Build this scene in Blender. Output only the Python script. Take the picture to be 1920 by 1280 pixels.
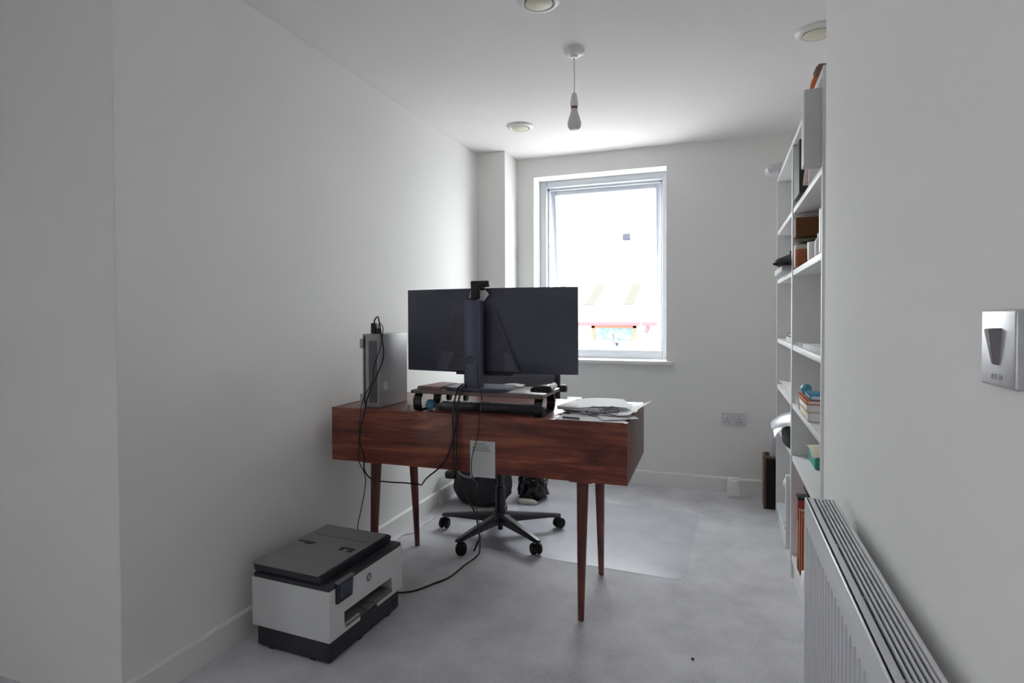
import bpy, bmesh, math, random
from mathutils import Matrix, Vector, Euler

random.seed(7)
SC = bpy.context.scene
COL = SC.collection
for o in list(bpy.data.objects):
    bpy.data.objects.remove(o)
R = math.radians

# ------------------------------------------------------------------ camera
YAW, PITCH, ROLL, CAMH, FPX = R(19.98), R(1.055), R(-0.217), 1.206, 1082.8
fwd = Vector((-math.sin(YAW), math.cos(YAW), 0)); rgt = Vector((math.cos(YAW), math.sin(YAW), 0)); up = Vector((0, 0, 1))
f2 = fwd * math.cos(PITCH) - up * math.sin(PITCH)
u2 = up * math.cos(PITCH) + fwd * math.sin(PITCH)
r3 = rgt * math.cos(ROLL) + u2 * math.sin(ROLL)
u3 = u2 * math.cos(ROLL) - rgt * math.sin(ROLL)
cd = bpy.data.cameras.new('camera')
cam = bpy.data.objects.new('camera', cd)
COL.objects.link(cam)
m = Matrix((r3, u3, -f2)).transposed().to_4x4()
m.translation = (0, 0, CAMH)
cam.matrix_world = m
cd.sensor_width = 36
cd.lens = FPX / 1920 * 36
cd.shift_y = -27.7 / 1920
cd.clip_start = 0.02
SC.camera = cam

# ------------------------------------------------------------------ world, light, exposure
W = bpy.data.worlds.new('overcast'); SC.world = W
W.use_nodes = True
bg = W.node_tree.nodes['Background']
bg.inputs['Color'].default_value = (0.97, 0.985, 1.0, 1)
bg.inputs['Strength'].default_value = 9.5
SC.view_settings.view_transform = 'Standard'
SC.view_settings.look = 'None'
SC.view_settings.exposure = 0.64
SC.view_settings.gamma = 1.0
SC.view_settings.use_curve_mapping = False
SC.cycles.use_denoising = True
SC.cycles.max_bounces = 14
SC.cycles.diffuse_bounces = 10
SC.cycles.transparent_max_bounces = 16
SC.cycles.sample_clamp_indirect = 8.0


def portal(name, loc, rot, sx, sy):
    l = bpy.data.lights.new(name, 'AREA'); l.shape = 'RECTANGLE'; l.size = sx; l.size_y = sy
    l.cycles.is_portal = True
    o = bpy.data.objects.new(name, l); o.location = loc; o.rotation_euler = rot
    COL.objects.link(o)


portal('window_portal', (-0.857, 4.455, 1.564), (R(-90), 0, 0), 0.97, 1.37)
portal('fill_opening_portal', (-3.41, -1.10, 1.04), (R(90), 0, R(-90)), 0.41, 2.08)  # samples sky fill through the added lobby opening, out of view


# ------------------------------------------------------------------ materials
def srgb(c):
    return tuple(((v / 255) / 12.92 if v / 255 <= 0.04045 else ((v / 255 + 0.055) / 1.055) ** 2.4) for v in c) + (1,)


def mat(name, rgb, rough=0.5, metal=0.0, var=0.06, scale=18.0, bump=0.0, bscale=200.0, spec=0.5, coat=0.0, emit=None, trans=0.0):
    m = bpy.data.materials.new(name); m.use_nodes = True
    nt = m.node_tree; b = nt.nodes['Principled BSDF']
    tc = nt.nodes.new('ShaderNodeTexCoord')
    n = nt.nodes.new('ShaderNodeTexNoise'); n.inputs['Scale'].default_value = scale; n.inputs['Detail'].default_value = 4
    nt.links.new(tc.outputs['Object'], n.inputs['Vector'])
    rp = nt.nodes.new('ShaderNodeValToRGB')
    c = srgb(rgb)
    rp.color_ramp.elements[0].position = 0.3; rp.color_ramp.elements[1].position = 0.7
    rp.color_ramp.elements[0].color = tuple(max(0, v * (1 - var)) for v in c[:3]) + (1,)
    rp.color_ramp.elements[1].color = tuple(min(1, v * (1 + var)) for v in c[:3]) + (1,)
    nt.links.new(n.outputs['Fac'], rp.inputs['Fac'])
    nt.links.new(rp.outputs['Color'], b.inputs['Base Color'])
    b.inputs['Roughness'].default_value = rough
    b.inputs['Metallic'].default_value = metal
    b.inputs['Specular IOR Level'].default_value = spec
    b.inputs['Coat Weight'].default_value = coat
    if trans:
        b.inputs['Transmission Weight'].default_value = trans
    if bump:
        n2 = nt.nodes.new('ShaderNodeTexNoise'); n2.inputs['Scale'].default_value = bscale; n2.inputs['Detail'].default_value = 3
        nt.links.new(tc.outputs['Object'], n2.inputs['Vector'])
        bp = nt.nodes.new('ShaderNodeBump'); bp.inputs['Strength'].default_value = bump; bp.inputs['Distance'].default_value = 0.004
        nt.links.new(n2.outputs['Fac'], bp.inputs['Height'])
        nt.links.new(bp.outputs['Normal'], b.inputs['Normal'])
    return m


def wood_mat(name, dark, mid, light, rough=0.38, sx=1.5, axis='X', cross=8.0):
    m = bpy.data.materials.new(name); m.use_nodes = True
    nt = m.node_tree; b = nt.nodes['Principled BSDF']; L = nt.links.new
    tc = nt.nodes.new('ShaderNodeTexCoord')
    mp = nt.nodes.new('ShaderNodeMapping')
    s = {'X': (sx, cross, cross), 'Z': (cross, cross, sx)}[axis]
    mp.inputs['Scale'].default_value = s
    L(tc.outputs['Object'], mp.inputs['Vector'])
    n = nt.nodes.new('ShaderNodeTexNoise'); n.inputs['Scale'].default_value = 1.0; n.inputs['Detail'].default_value = 6
    n.inputs['Roughness'].default_value = 0.62; n.inputs['Distortion'].default_value = 2.2
    L(mp.outputs['Vector'], n.inputs['Vector'])
    mp2 = nt.nodes.new('ShaderNodeMapping')
    mp2.inputs['Scale'].default_value = tuple(v * (1.6 if v == sx else 9) for v in s)
    L(tc.outputs['Object'], mp2.inputs['Vector'])
    n2 = nt.nodes.new('ShaderNodeTexNoise'); n2.inputs['Scale'].default_value = 1.0; n2.inputs['Detail'].default_value = 4
    L(mp2.outputs['Vector'], n2.inputs['Vector'])
    mx = nt.nodes.new('ShaderNodeMath'); mx.operation = 'MULTIPLY_ADD'
    L(n2.outputs['Fac'], mx.inputs[0]); mx.inputs[1].default_value = 0.35
    L(n.outputs['Fac'], mx.inputs[2])
    rp = nt.nodes.new('ShaderNodeValToRGB')
    e = rp.color_ramp.elements
    e[0].position = 0.46; e[0].color = srgb(dark); e[1].position = 0.94; e[1].color = srgb(light)
    x = e.new(0.66); x.color = srgb(mid)
    L(mx.outputs[0], rp.inputs['Fac']); L(rp.outputs['Color'], b.inputs['Base Color'])
    b.inputs['Roughness'].default_value = rough
    b.inputs['Coat Weight'].default_value = 0.15; b.inputs['Coat Roughness'].default_value = 0.25
    return m


def carpet_mat():
    m = bpy.data.materials.new('grey_carpet'); m.use_nodes = True
    nt = m.node_tree; b = nt.nodes['Principled BSDF']; L = nt.links.new
    tc = nt.nodes.new('ShaderNodeTexCoord')
    def noise(sc, det, ro=0.6):
        n = nt.nodes.new('ShaderNodeTexNoise'); n.inputs['Scale'].default_value = sc; n.inputs['Detail'].default_value = det
        n.inputs['Roughness'].default_value = ro
        L(tc.outputs['Object'], n.inputs['Vector']); return n
    n1 = noise(4.5, 5, 0.62); n2 = noise(130, 3, 0.7); n3 = noise(420, 2)
    a = nt.nodes.new('ShaderNodeMath'); a.operation = 'MULTIPLY_ADD'; a.inputs[1].default_value = 0.75
    L(n2.outputs['Fac'], a.inputs[0]); L(n1.outputs['Fac'], a.inputs[2])
    rp = nt.nodes.new('ShaderNodeValToRGB')
    e = rp.color_ramp.elements
    e[0].position = 0.55; e[0].color = srgb((188, 188, 193)); e[1].position = 1.15 if False else 1.0; e[1].color = srgb((226, 226, 232))
    L(a.outputs[0], rp.inputs['Fac']); L(rp.outputs['Color'], b.inputs['Base Color'])
    b.inputs['Roughness'].default_value = 1.0; b.inputs['Specular IOR Level'].default_value = 0.1
    b.inputs['Sheen Weight'].default_value = 0.3; b.inputs['Sheen Roughness'].default_value = 0.5
    s = nt.nodes.new('ShaderNodeMath'); s.operation = 'ADD'
    L(n2.outputs['Fac'], s.inputs[0]); L(n3.outputs['Fac'], s.inputs[1])
    bp = nt.nodes.new('ShaderNodeBump'); bp.inputs['Strength'].default_value = 0.6; bp.inputs['Distance'].default_value = 0.006
    L(s.outputs[0], bp.inputs['Height']); L(bp.outputs['Normal'], b.inputs['Normal'])
    return m


def clear_mat(name, tint, gloss_rough, base_refl, spec_col=(1, 1, 1, 1), haze=0.0):
    m = bpy.data.materials.new(name); m.use_nodes = True
    nt = m.node_tree; L = nt.links.new
    for n in list(nt.nodes):
        if n.type == 'BSDF_PRINCIPLED': nt.nodes.remove(n)
    out = [n for n in nt.nodes if n.type == 'OUTPUT_MATERIAL'][0]
    t = nt.nodes.new('ShaderNodeBsdfTransparent'); t.inputs['Color'].default_value = tint
    g = nt.nodes.new('ShaderNodeBsdfGlossy'); g.inputs['Roughness'].default_value = gloss_rough; g.inputs['Color'].default_value = spec_col
    lw = nt.nodes.new('ShaderNodeFresnel'); lw.inputs['IOR'].default_value = 1.45
    mul = nt.nodes.new('ShaderNodeMath'); mul.operation = 'MULTIPLY_ADD'; mul.inputs[1].default_value = 0.9; mul.inputs[2].default_value = base_refl
    L(lw.outputs['Fac'], mul.inputs[0])
    gm = nt.nodes.new('ShaderNodeNewGeometry')
    inv = nt.nodes.new('ShaderNodeMath'); inv.operation = 'SUBTRACT'; inv.inputs[0].default_value = 1.0
    L(gm.outputs['Backfacing'], inv.inputs[1])
    m2 = nt.nodes.new('ShaderNodeMath'); m2.operation = 'MULTIPLY'
    L(mul.outputs[0], m2.inputs[0]); L(inv.outputs[0], m2.inputs[1])
    mx = nt.nodes.new('ShaderNodeMixShader')
    L(m2.outputs[0], mx.inputs['Fac']); L(t.outputs[0], mx.inputs[1]); L(g.outputs[0], mx.inputs[2])
    if haze:
        df = nt.nodes.new('ShaderNodeBsdfDiffuse'); df.inputs['Color'].default_value = (0.78, 0.79, 0.84, 1)
        mh = nt.nodes.new('ShaderNodeMixShader'); mh.inputs['Fac'].default_value = haze
        L(mx.outputs[0], mh.inputs[1]); L(df.outputs[0], mh.inputs[2]); mx = mh
    L(mx.outputs[0], out.inputs['Surface'])
    return m


WALL = mat('white_emulsion', (233, 233, 231), 0.9, var=0.012, scale=2.5, bump=0.06, bscale=260, spec=0.2)
CEIL = mat('white_ceiling_paint', (237, 233, 234), 0.95, var=0.012, scale=2, bump=0.04, bscale=200, spec=0.2)
GLOSSW = mat('white_satin_paint', (232, 232, 231), 0.45, var=0.01, scale=4)
UPVC = mat('white_window_plastic', (198, 201, 208), 0.4, var=0.01, scale=5)
CARPET = carpet_mat()
WOOD = wood_mat('red_brown_hardwood', (64, 25, 20), (116, 54, 40), (176, 104, 70))
WOODZ = wood_mat('red_brown_hardwood_upright', (56, 24, 20), (92, 42, 33), (128, 68, 50), axis='Z', sx=2.0)
WOODTOP = wood_mat('red_brown_hardwood_top', (70, 32, 26), (112, 60, 46), (152, 96, 70), rough=0.3)
BROWN = wood_mat('brown_case_wood', (60, 40, 28), (104, 74, 55), (138, 104, 80), axis='Z', sx=3)
BLACK = mat('black_plastic', (26, 27, 30), 0.45, var=0.08)
BLACKG = mat('black_gloss_plastic', (22, 23, 28), 0.22, var=0.08)
RUBBER = mat('black_rubber', (20, 20, 21), 0.7, var=0.1)
CABLE = mat('black_cable_sheath', (30, 30, 33), 0.5, var=0.1)
WCABLE = mat('white_cable_sheath', (226, 226, 222), 0.5, var=0.02)
MONB = mat('charcoal_monitor_shell', (72, 74, 90), 0.36, var=0.05, scale=6, bump=0.03, bscale=900)
MOND = mat('dark_monitor_recess', (44, 44, 62), 0.4, var=0.08)
STAND = mat('slate_stand_metal', (84, 86, 106), 0.38, var=0.05, metal=0.3)
SILVER = mat('silver_steel_case', (172, 172, 175), 0.5, var=0.03, metal=0.3, bump=0.02, bscale=700)
SILVERD = mat('grey_vent_steel', (112, 113, 117), 0.5, var=0.06, metal=0.5)
PRW = mat('printer_white', (214, 216, 216), 0.45, var=0.015)
PRD = mat('printer_charcoal', (47, 49, 56), 0.5, var=0.05)
PRG = mat('printer_lid_grey', (140, 140, 142), 0.5, var=0.03, bump=0.03, bscale=900)
PRT = mat('printer_tray_grey', (120, 120, 118), 0.55, var=0.04)
LCD = mat('dark_touch_screen', (58, 66, 84), 0.15, var=0.06)
PAPER = mat('white_paper', (238, 238, 240), 0.8, var=0.015)
PAPERG = mat('grey_white_paper', (205, 206, 210), 0.8, var=0.04)
INK = mat('dark_grey_ink', (70, 72, 78), 0.8, var=0.05)
INKL = mat('pale_grey_ink', (168, 170, 174), 0.8, var=0.05)
YEL = mat('warning_yellow', (214, 206, 70), 0.7, var=0.05)
LABELP = mat('label_paper', (196, 200, 200), 0.75, var=0.02)
SHELFW = mat('white_laminate', (226, 226, 226), 0.45, var=0.012)
SHELFB = mat('white_hardboard_back', (206, 205, 203), 0.75, var=0.02)
STEELSW = mat('brushed_steel_plate', (206, 207, 211), 0.42, var=0.04, metal=0.65, scale=60)
ROCK = mat('chrome_rocker', (132, 127, 132), 0.35, metal=0.7, var=0.03)
RADW = mat('white_radiator_enamel', (214, 216, 219), 0.3, var=0.01)
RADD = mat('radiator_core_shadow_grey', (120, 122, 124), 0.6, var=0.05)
CREAM = mat('cream_vent_plastic', (218, 212, 194), 0.5, var=0.02)
WPL = mat('white_plastic', (228, 228, 226), 0.4, var=0.015)
FROST = mat('frosted_bulb_glass', (222, 222, 224), 0.35, var=0.02)
REDB = mat('red_brown_band', (128, 66, 60), 0.5, var=0.05)
MESHG = mat('grey_mesh_fabric', (96, 99, 108), 0.7, var=0.12, scale=120, bump=0.2, bscale=600)
BAGM = mat('dark_bag_fabric', (34, 36, 42), 0.6, var=0.15, scale=25, bump=0.2, bscale=70)
BINB = mat('glossy_black_polythene', (18, 18, 20), 0.18, var=0.1)
MAT = clear_mat('clear_floor_mat_plastic', (0.975, 0.98, 0.99, 1), 0.26, 0.06, haze=0.10)
PANE = clear_mat('window_glass', (0.96, 0.975, 0.97, 1), 0.0, 0.0)
GLENS = clear_mat('spectacle_glass', (0.95, 0.95, 0.96, 1), 0.02, 0.03)


def col_mat(name, rgb, rough=0.6, var=0.08, **k):
    return mat(name, rgb, rough, var=var, **k)


# ------------------------------------------------------------------ mesh helpers
class MB:
    def __init__(s):
        s.bm = bmesh.new()

    def add(s, src, M=None):
        if M is not None:
            bmesh.ops.transform(src, matrix=M, verts=src.verts)
        me = bpy.data.meshes.new('tmp'); src.to_mesh(me); src.free()
        s.bm.from_mesh(me); bpy.data.meshes.remove(me)
        return s

    def box(s, x0, x1, y0, y1, z0, z1, bev=0.0, seg=2, M=None):
        b = bmesh.new(); bmesh.ops.create_cube(b, size=1)
        for v in b.verts:
            v.co = Vector(((x0 + x1) / 2 + v.co.x * (x1 - x0), (y0 + y1) / 2 + v.co.y * (y1 - y0), (z0 + z1) / 2 + v.co.z * (z1 - z0)))
        if bev:
            bmesh.ops.bevel(b, geom=b.edges[:], offset=bev, segments=seg, affect='EDGES', profile=0.5)
        return s.add(b, M)

    def cyl(s, p0, p1, r0, r1=None, seg=20, bev=0.0):
        r1 = r0 if r1 is None else r1
        p0, p1 = Vector(p0), Vector(p1); d = p1 - p0
        b = bmesh.new()
        bmesh.ops.create_cone(b, cap_ends=True, segments=seg, radius1=r0, radius2=r1, depth=d.length)
        if bev:
            ed = [e for e in b.edges if abs(e.verts[0].co.z - e.verts[1].co.z) < 1e-6]
            bmesh.ops.bevel(b, geom=ed, offset=bev, segments=2, affect='EDGES')
        M = Matrix.Translation((p0 + p1) / 2) @ d.to_track_quat('Z', 'Y').to_matrix().to_4x4()
        return s.add(b, M)

    def lathe(s, prof, c=(0, 0, 0), seg=32, M=None):
        b = bmesh.new(); rings = []
        for r, z in prof:
            if r < 1e-6:
                rings.append([b.verts.new((0, 0, z))])
            else:
                rings.append([b.verts.new((r * math.cos(2 * math.pi * k / seg), r * math.sin(2 * math.pi * k / seg), z)) for k in range(seg)])
        for a, c2 in zip(rings, rings[1:]):
            for k in range(seg):
                k2 = (k + 1) % seg
                if len(a) == 1 and len(c2) == 1: continue
                if len(a) == 1: b.faces.new((a[0], c2[k2], c2[k]))
                elif len(c2) == 1: b.faces.new((a[k], a[k2], c2[0]))
                else: b.faces.new((a[k], a[k2], c2[k2], c2[k]))
        bmesh.ops.recalc_face_normals(b, faces=b.faces)
        T = Matrix.Translation(c)
        return s.add(b, T @ M if M is not None else T)

    def tube(s, pts, r, seg=8, sub=6, closed=False):
        P = [Vector(p) for p in pts]
        if sub > 1 and len(P) > 2:
            Q = []
            n = len(P); rng = range(n if closed else n - 1)
            for i in rng:
                p0 = P[(i - 1) % n] if closed or i > 0 else P[0] * 2 - P[1]
                p1, p2 = P[i], P[(i + 1) % n]
                p3 = P[(i + 2) % n] if closed or i + 2 < n else P[-1] * 2 - P[-2]
                for k in range(sub):
                    t = k / sub
                    Q.append(0.5 * ((2 * p1) + (p2 - p0) * t + (2 * p0 - 5 * p1 + 4 * p2 - p3) * t * t + (3 * p1 - p0 - 3 * p2 + p3) * t ** 3))
            if not closed: Q.append(P[-1])
            P = Q
        b = bmesh.new(); rings = []; n = len(P)
        nrm = None
        for i in range(n):
            a = P[(i - 1) % n] if closed else P[max(i - 1, 0)]
            c = P[(i + 1) % n] if closed else P[min(i + 1, n - 1)]
            t = (c - a).normalized()
            if nrm is None:
                nrm = t.orthogonal().normalized()
            else:
                nrm = (nrm - t * nrm.dot(t)).normalized()
            bi = t.cross(nrm)
            rings.append([b.verts.new(P[i] + (nrm * math.cos(2 * math.pi * k / seg) + bi * math.sin(2 * math.pi * k / seg)) * r) for k in range(seg)])
        for i in range(n if closed else n - 1):
            A, B = rings[i], rings[(i + 1) % n]
            for k in range(seg):
                b.faces.new((A[k], A[(k + 1) % seg], B[(k + 1) % seg], B[k]))
        if not closed:
            b.faces.new(rings[0][::-1]); b.faces.new(rings[-1])
        bmesh.ops.recalc_face_normals(b, faces=b.faces)
        return s.add(b)

    def prism(s, poly, a, b_, axis='X', M=None, bev=0.0):
        """poly: 2D points; extruded between a and b_ along axis."""
        def P(u, w, t):
            return {'X': (t, u, w), 'Y': (u, t, w), 'Z': (u, w, t)}[axis]
        b = bmesh.new()
        A = [b.verts.new(P(u, w, a)) for u, w in poly]
        B = [b.verts.new(P(u, w, b_)) for u, w in poly]
        b.faces.new(A); b.faces.new(B[::-1])
        n = len(poly)
        for i in range(n):
            b.faces.new((A[i], B[i], B[(i + 1) % n], A[(i + 1) % n]))
        bmesh.ops.recalc_face_normals(b, faces=b.faces)
        if bev:
            bmesh.ops.bevel(b, geom=b.edges[:], offset=bev, segments=2, affect='EDGES')
        return s.add(b, M)

    def ball(s, c, r, sc=(1, 1, 1), seg=20):
        b = bmesh.new(); bmesh.ops.create_uvsphere(b, u_segments=seg, v_segments=max(8, seg // 2), radius=r)
        return s.add(b, Matrix.Translation(c) @ Matrix.Diagonal((*sc, 1)))

    def sheet(s, fn, nu, nv, thick):
        """a thickened surface fn(u,v)->Vector"""
        b = bmesh.new()
        top = [[b.verts.new(fn(i / nu, j / nv)) for j in range(nv + 1)] for i in range(nu + 1)]
        faces = [b.faces.new((top[i][j], top[i + 1][j], top[i + 1][j + 1], top[i][j + 1])) for i in range(nu) for j in range(nv)]
        bmesh.ops.recalc_face_normals(b, faces=b.faces)
        bmesh.ops.solidify(b, geom=b.faces[:], thickness=thick)
        return s.add(b)


def rot_about(c, ang, axis='Z'):
    return Matrix.Translation(c) @ Matrix.Rotation(ang, 4, axis) @ Matrix.Translation(-Vector(c))


def obj(name, mb, m, parent=None, smooth=True, world=None, ang=35):
    if world is not None:
        bmesh.ops.transform(mb.bm, matrix=world.inverted(), verts=mb.bm.verts)
    me = bpy.data.meshes.new(name)
    mb.bm.to_mesh(me); mb.bm.free()
    me.materials.append(m)
    if smooth:
        me.shade_smooth()
        me.set_sharp_from_angle(angle=R(ang))
    o = bpy.data.objects.new(name, me)
    COL.objects.link(o)
    if parent is not None: o.parent = parent
    return o


def text_obj(name, body, size, extrude, m, parent, loc, rot, align='LEFT'):
    c = bpy.data.curves.new(name, 'FONT'); c.body = body; c.size = size; c.extrude = extrude; c.align_x = align; c.resolution_u = 2
    t_ = bpy.data.objects.new(name, c); COL.objects.link(t_)
    me = bpy.data.meshes.new_from_object(t_.evaluated_get(bpy.context.evaluated_depsgraph_get()))
    bpy.data.objects.remove(t_)
    me.materials.clear(); me.materials.append(m)
    o = bpy.data.objects.new(name, me); COL.objects.link(o); o.parent = parent
    o.location = loc; o.rotation_euler = rot
    return o


def tag(o, label, cat, group=None, kind=None):
    o['label'] = label; o['category'] = cat
    if group: o['group'] = group
    if kind: o['kind'] = kind
    return o


class Thing:
    def __init__(s, name, label, cat, loc, rz=0.0, group=None):
        s.e = bpy.data.objects.new(name, None); COL.objects.link(s.e)
        s.e.empty_display_size = 0.05
        s.e.location = loc; s.e.rotation_euler = (0, 0, rz)
        tag(s.e, label, cat, group)
        s.M = Matrix.Translation(loc) @ Matrix.Rotation(rz, 4, 'Z')

    def part(s, name, mb, m, smooth=True, label=None, ang=35):      # local coordinates
        o = obj(name, mb, m, s.e, smooth, ang=ang)
        if label: o['label'] = label
        return o

    def wpart(s, name, mb, m, smooth=True, label=None, ang=35):     # world coordinates
        o = obj(name, mb, m, s.e, smooth, world=s.M, ang=ang)
        if label: o['label'] = label
        return o

    def wsub(s, name, mb, m, parent, smooth=True, label=None):
        o = obj(name, mb, m, parent, smooth, world=s.M)
        if label: o['label'] = label
        return o


def solo(name, label, cat, mb, m, loc, group=None, smooth=True, ang=35):
    """a thing that is one mesh, built in world coordinates, origin at its base"""
    o = obj(name, mb, m, None, smooth, world=Matrix.Translation(loc), ang=ang)
    o.location = loc
    return tag(o, label, cat, group)


def struct(name, mb, m, smooth=False, parent=None):
    o = obj(name, mb, m, parent, smooth)
    if parent is None: o['kind'] = 'structure'
    return o


# ------------------------------------------------------------------ the room
XL, XR, XA, YB, H = -1.70, 0.295, 0.60, 4.20, 2.40
WX0, WX1, WZ0, WZ1 = -1.347, -0.368, 0.872, 2.256
struct('floor', MB().box(-3.4, 0.85, -0.1, 4.46, -0.2, 0).box(-3.4, 2.5, -3.9, -0.1, -0.2, 0), CARPET)
struct('ceiling', MB().box(-3.4, 0.85, -0.1, 4.46, H, H + 0.2).box(-3.4, 2.5, -3.9, -0.1, H, H + 0.2), CEIL)
struct('wall_left', MB().box(-3.4, XL, 1.216, 4.46, 0, H, bev=0.004), WALL)
struct('wall_added_lobby', MB().box(-3.4, -3.0, -3.6, -1.30, 0, H).box(-3.4, -3.0, -0.90, 1.216, 0, H).box(-3.4, -3.0, -1.30, -0.90, 2.08, H), WALL)  # invented lobby, unseen; its deep opening is added to let in fill light
struct('wall_right', MB().box(XR, 2.5, -0.15, 1.987, 0, H, bev=0.004).box(2.25, 2.5, -3.6, -0.15, 0, H), WALL)  # second box: unseen hall side, moved out to lessen bounce light
struct('wall_alcove', MB().box(XA, 0.85, 1.98, 4.46, 0, H), WALL)
wb = MB()
wb.box(-1.95, WX0, YB, 4.46, 0, H).box(WX1, 0.85, YB, 4.46, 0, H)
wb.box(WX0, WX1, YB, 4.46, 0, WZ0).box(WX0, WX1, YB, 4.46, WZ1, H)
struct('wall_back', wb, WALL)
struct('wall_column', MB().box(XL - 0.01, -1.481, 3.935, YB + 0.01, 0, H, bev=0.003), WALL)
wf = MB()
wf.box(-3.4, 2.5, -3.9, -3.6, 0, H)  # unseen end wall, set far back to weaken bounce light
struct('wall_front', wf, WALL)


def skirt(pa, pb, inward):
    """a baseboard run from pa to pb, proud of the wall by 15 mm"""
    b = MB(); d = (Vector(pb) - Vector(pa)); L = d.length; t = 0.015; h = 0.098
    prof = [(0, 0), (t, 0), (t, h - 0.008), (t - 0.004, h - 0.002), (t - 0.009, h), (0, h)]
    X = d.normalized(); N = Vector(inward)
    M = Matrix((X.to_3d(), N.to_3d(), Vector((0, 0, 1)))).transposed().to_4x4()
    M.translation = Vector((pa[0], pa[1], 0))
    b.prism(prof, 0, L, 'X', M)
    return b


struct('baseboard_left', skirt((XL, 1.216), (XL, 3.935), (1, 0)), GLOSSW)
struct('baseboard_back', skirt((-1.481, YB), (XA, YB), (0, -1)), GLOSSW)
struct('baseboard_column', skirt((XL, 3.935), (-1.481, 3.935), (0, -1)), GLOSSW)
struct('baseboard_right', skirt((XR, -0.15), (XR, 1.987), (-1, 0)), GLOSSW)
struct('trim_1', MB().box(WX0 - 0.045, -0.318, 4.168, 4.37, 0.856, 0.884, bev=0.006), GLOSSW, True)

# window: fixed frame with a top-hung sash standing ajar
wr = bpy.data.objects.new('window_1', None); COL.objects.link(wr); wr['kind'] = 'structure'
wr.location = (-0.857, 4.36, WZ0)
WM = Matrix.Translation(wr.location)
fx0, fx1, fz0, fz1 = WX0, WX1, WZ0 + 0.008, WZ1
fw = 0.052
for name, bb in (('frame_jamb', (fx0, fx0 + fw, fz0, fz1)), ('frame_jamb', (fx1 - fw + 0.008, fx1, fz0, fz1)),
                 ('frame_head', (fx0 + fw, fx1 - fw + 0.008, fz1 - 0.05, fz1)), ('frame_sill', (fx0 + fw, fx1 - fw + 0.008, fz0, fz0 + 0.068))):
    b = MB().box(bb[0], bb[1], 4.355, 4.43, bb[2], bb[3], bev=0.005)
    obj(name, b, UPVC, wr, True, world=WM)
# inner bead of the frame (a stepped stop)
b = MB()
b.box(fx0 + fw, fx0 + fw + 0.012, 4.40, 4.428, fz0 + 0.068, fz1 - 0.05)
b.box(fx1 - fw - 0.004, fx1 - fw + 0.008, 4.40, 4.428, fz0 + 0.068, fz1 - 0.05)
b.box(fx0 + fw, fx1 - fw, 4.40, 4.428, fz1 - 0.066, fz1 - 0.05)
obj('frame_stop', b, UPVC, wr, False, world=WM)
# sash: local origin on its hinge line at the head
sx0, sx1 = fx0 + fw + 0.004, fx1 - fw + 0.002
hinge = Vector((0, 4.43, fz1 - 0.045))
SL = 1.272
sb = MB()
for x0, x1, z0, z1 in ((sx0, sx0 + 0.05, -SL, 0), (sx1 - 0.05, sx1, -SL, 0), (sx0 + 0.05, sx1 - 0.05, -0.055, 0), (sx0 + 0.05, sx1 - 0.05, -SL, -SL + 0.058)):
    sb.box(x0, x1, 0, 0.06, z0, z1, bev=0.006)
sash = obj('sash', sb, UPVC, wr, True)
sash.location = hinge - Vector(wr.location)
sash.rotation_euler = (R(5.5), 0, 0)
obj('pane', MB().box(sx0 + 0.045, sx1 - 0.045, 0.024, 0.030, -SL + 0.05, -0.05), PANE, sash, False)
hb = MB()
hb.box(-0.80, -0.765, -0.012, 0.0, -SL + 0.012, -SL + 0.05, bev=0.003)
hb.tube([(-0.785, -0.018, -SL + 0.03), (-0.79, -0.03, -SL + 0.05), (-0.797, -0.03, -SL + 0.10), (-0.80, -0.026, -SL + 0.125)], 0.006, 8)
hb.tube([(-0.785, -0.010, -SL + 0.03), (-0.765, -0.022, -SL + 0.022), (-0.745, -0.022, -SL + 0.018)], 0.005, 8)
h_ = obj('window_handle', hb, mat('grey_handle_metal', (130, 132, 138), 0.35, metal=0.6), sash)
h_['label'] = 'grey lever handle on the bottom rail'

# ------------------------------------------------------------------ ceiling fittings
VPROF = [(0.0, -0.016), (0.040, -0.016), (0.047, -0.012), (0.049, -0.004), (0.056, -0.002), (0.059, -0.010), (0.066, -0.014), (0.080, -0.010), (0.084, 0.0)]


def vent(x, y, label):
    t = Thing('ceiling_vent', label, 'vent', (x, y, H), 0, 'round ceiling vents')
    t.part('rim', MB().lathe([(0.050, -0.002), (0.056, -0.012), (0.062, -0.016), (0.074, -0.014), (0.083, -0.006), (0.085, 0.0)], seg=40), WPL)
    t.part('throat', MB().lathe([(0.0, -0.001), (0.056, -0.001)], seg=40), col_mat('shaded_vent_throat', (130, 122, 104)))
    t.part('valve_disc', MB().lathe([(0.0, -0.022), (0.042, -0.021), (0.051, -0.016), (0.051, -0.012), (0.0, -0.006)], seg=40), CREAM)


vent(-0.652, 2.105, 'round cream ceiling vent cut off by the top edge, nearest the camera')
vent(-1.196, 3.455, 'round cream ceiling vent near the window, left of the hanging bulb')
vent(0.372, 2.745, 'round cream ceiling vent above the bookcase, half hidden by the right wall')

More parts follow.
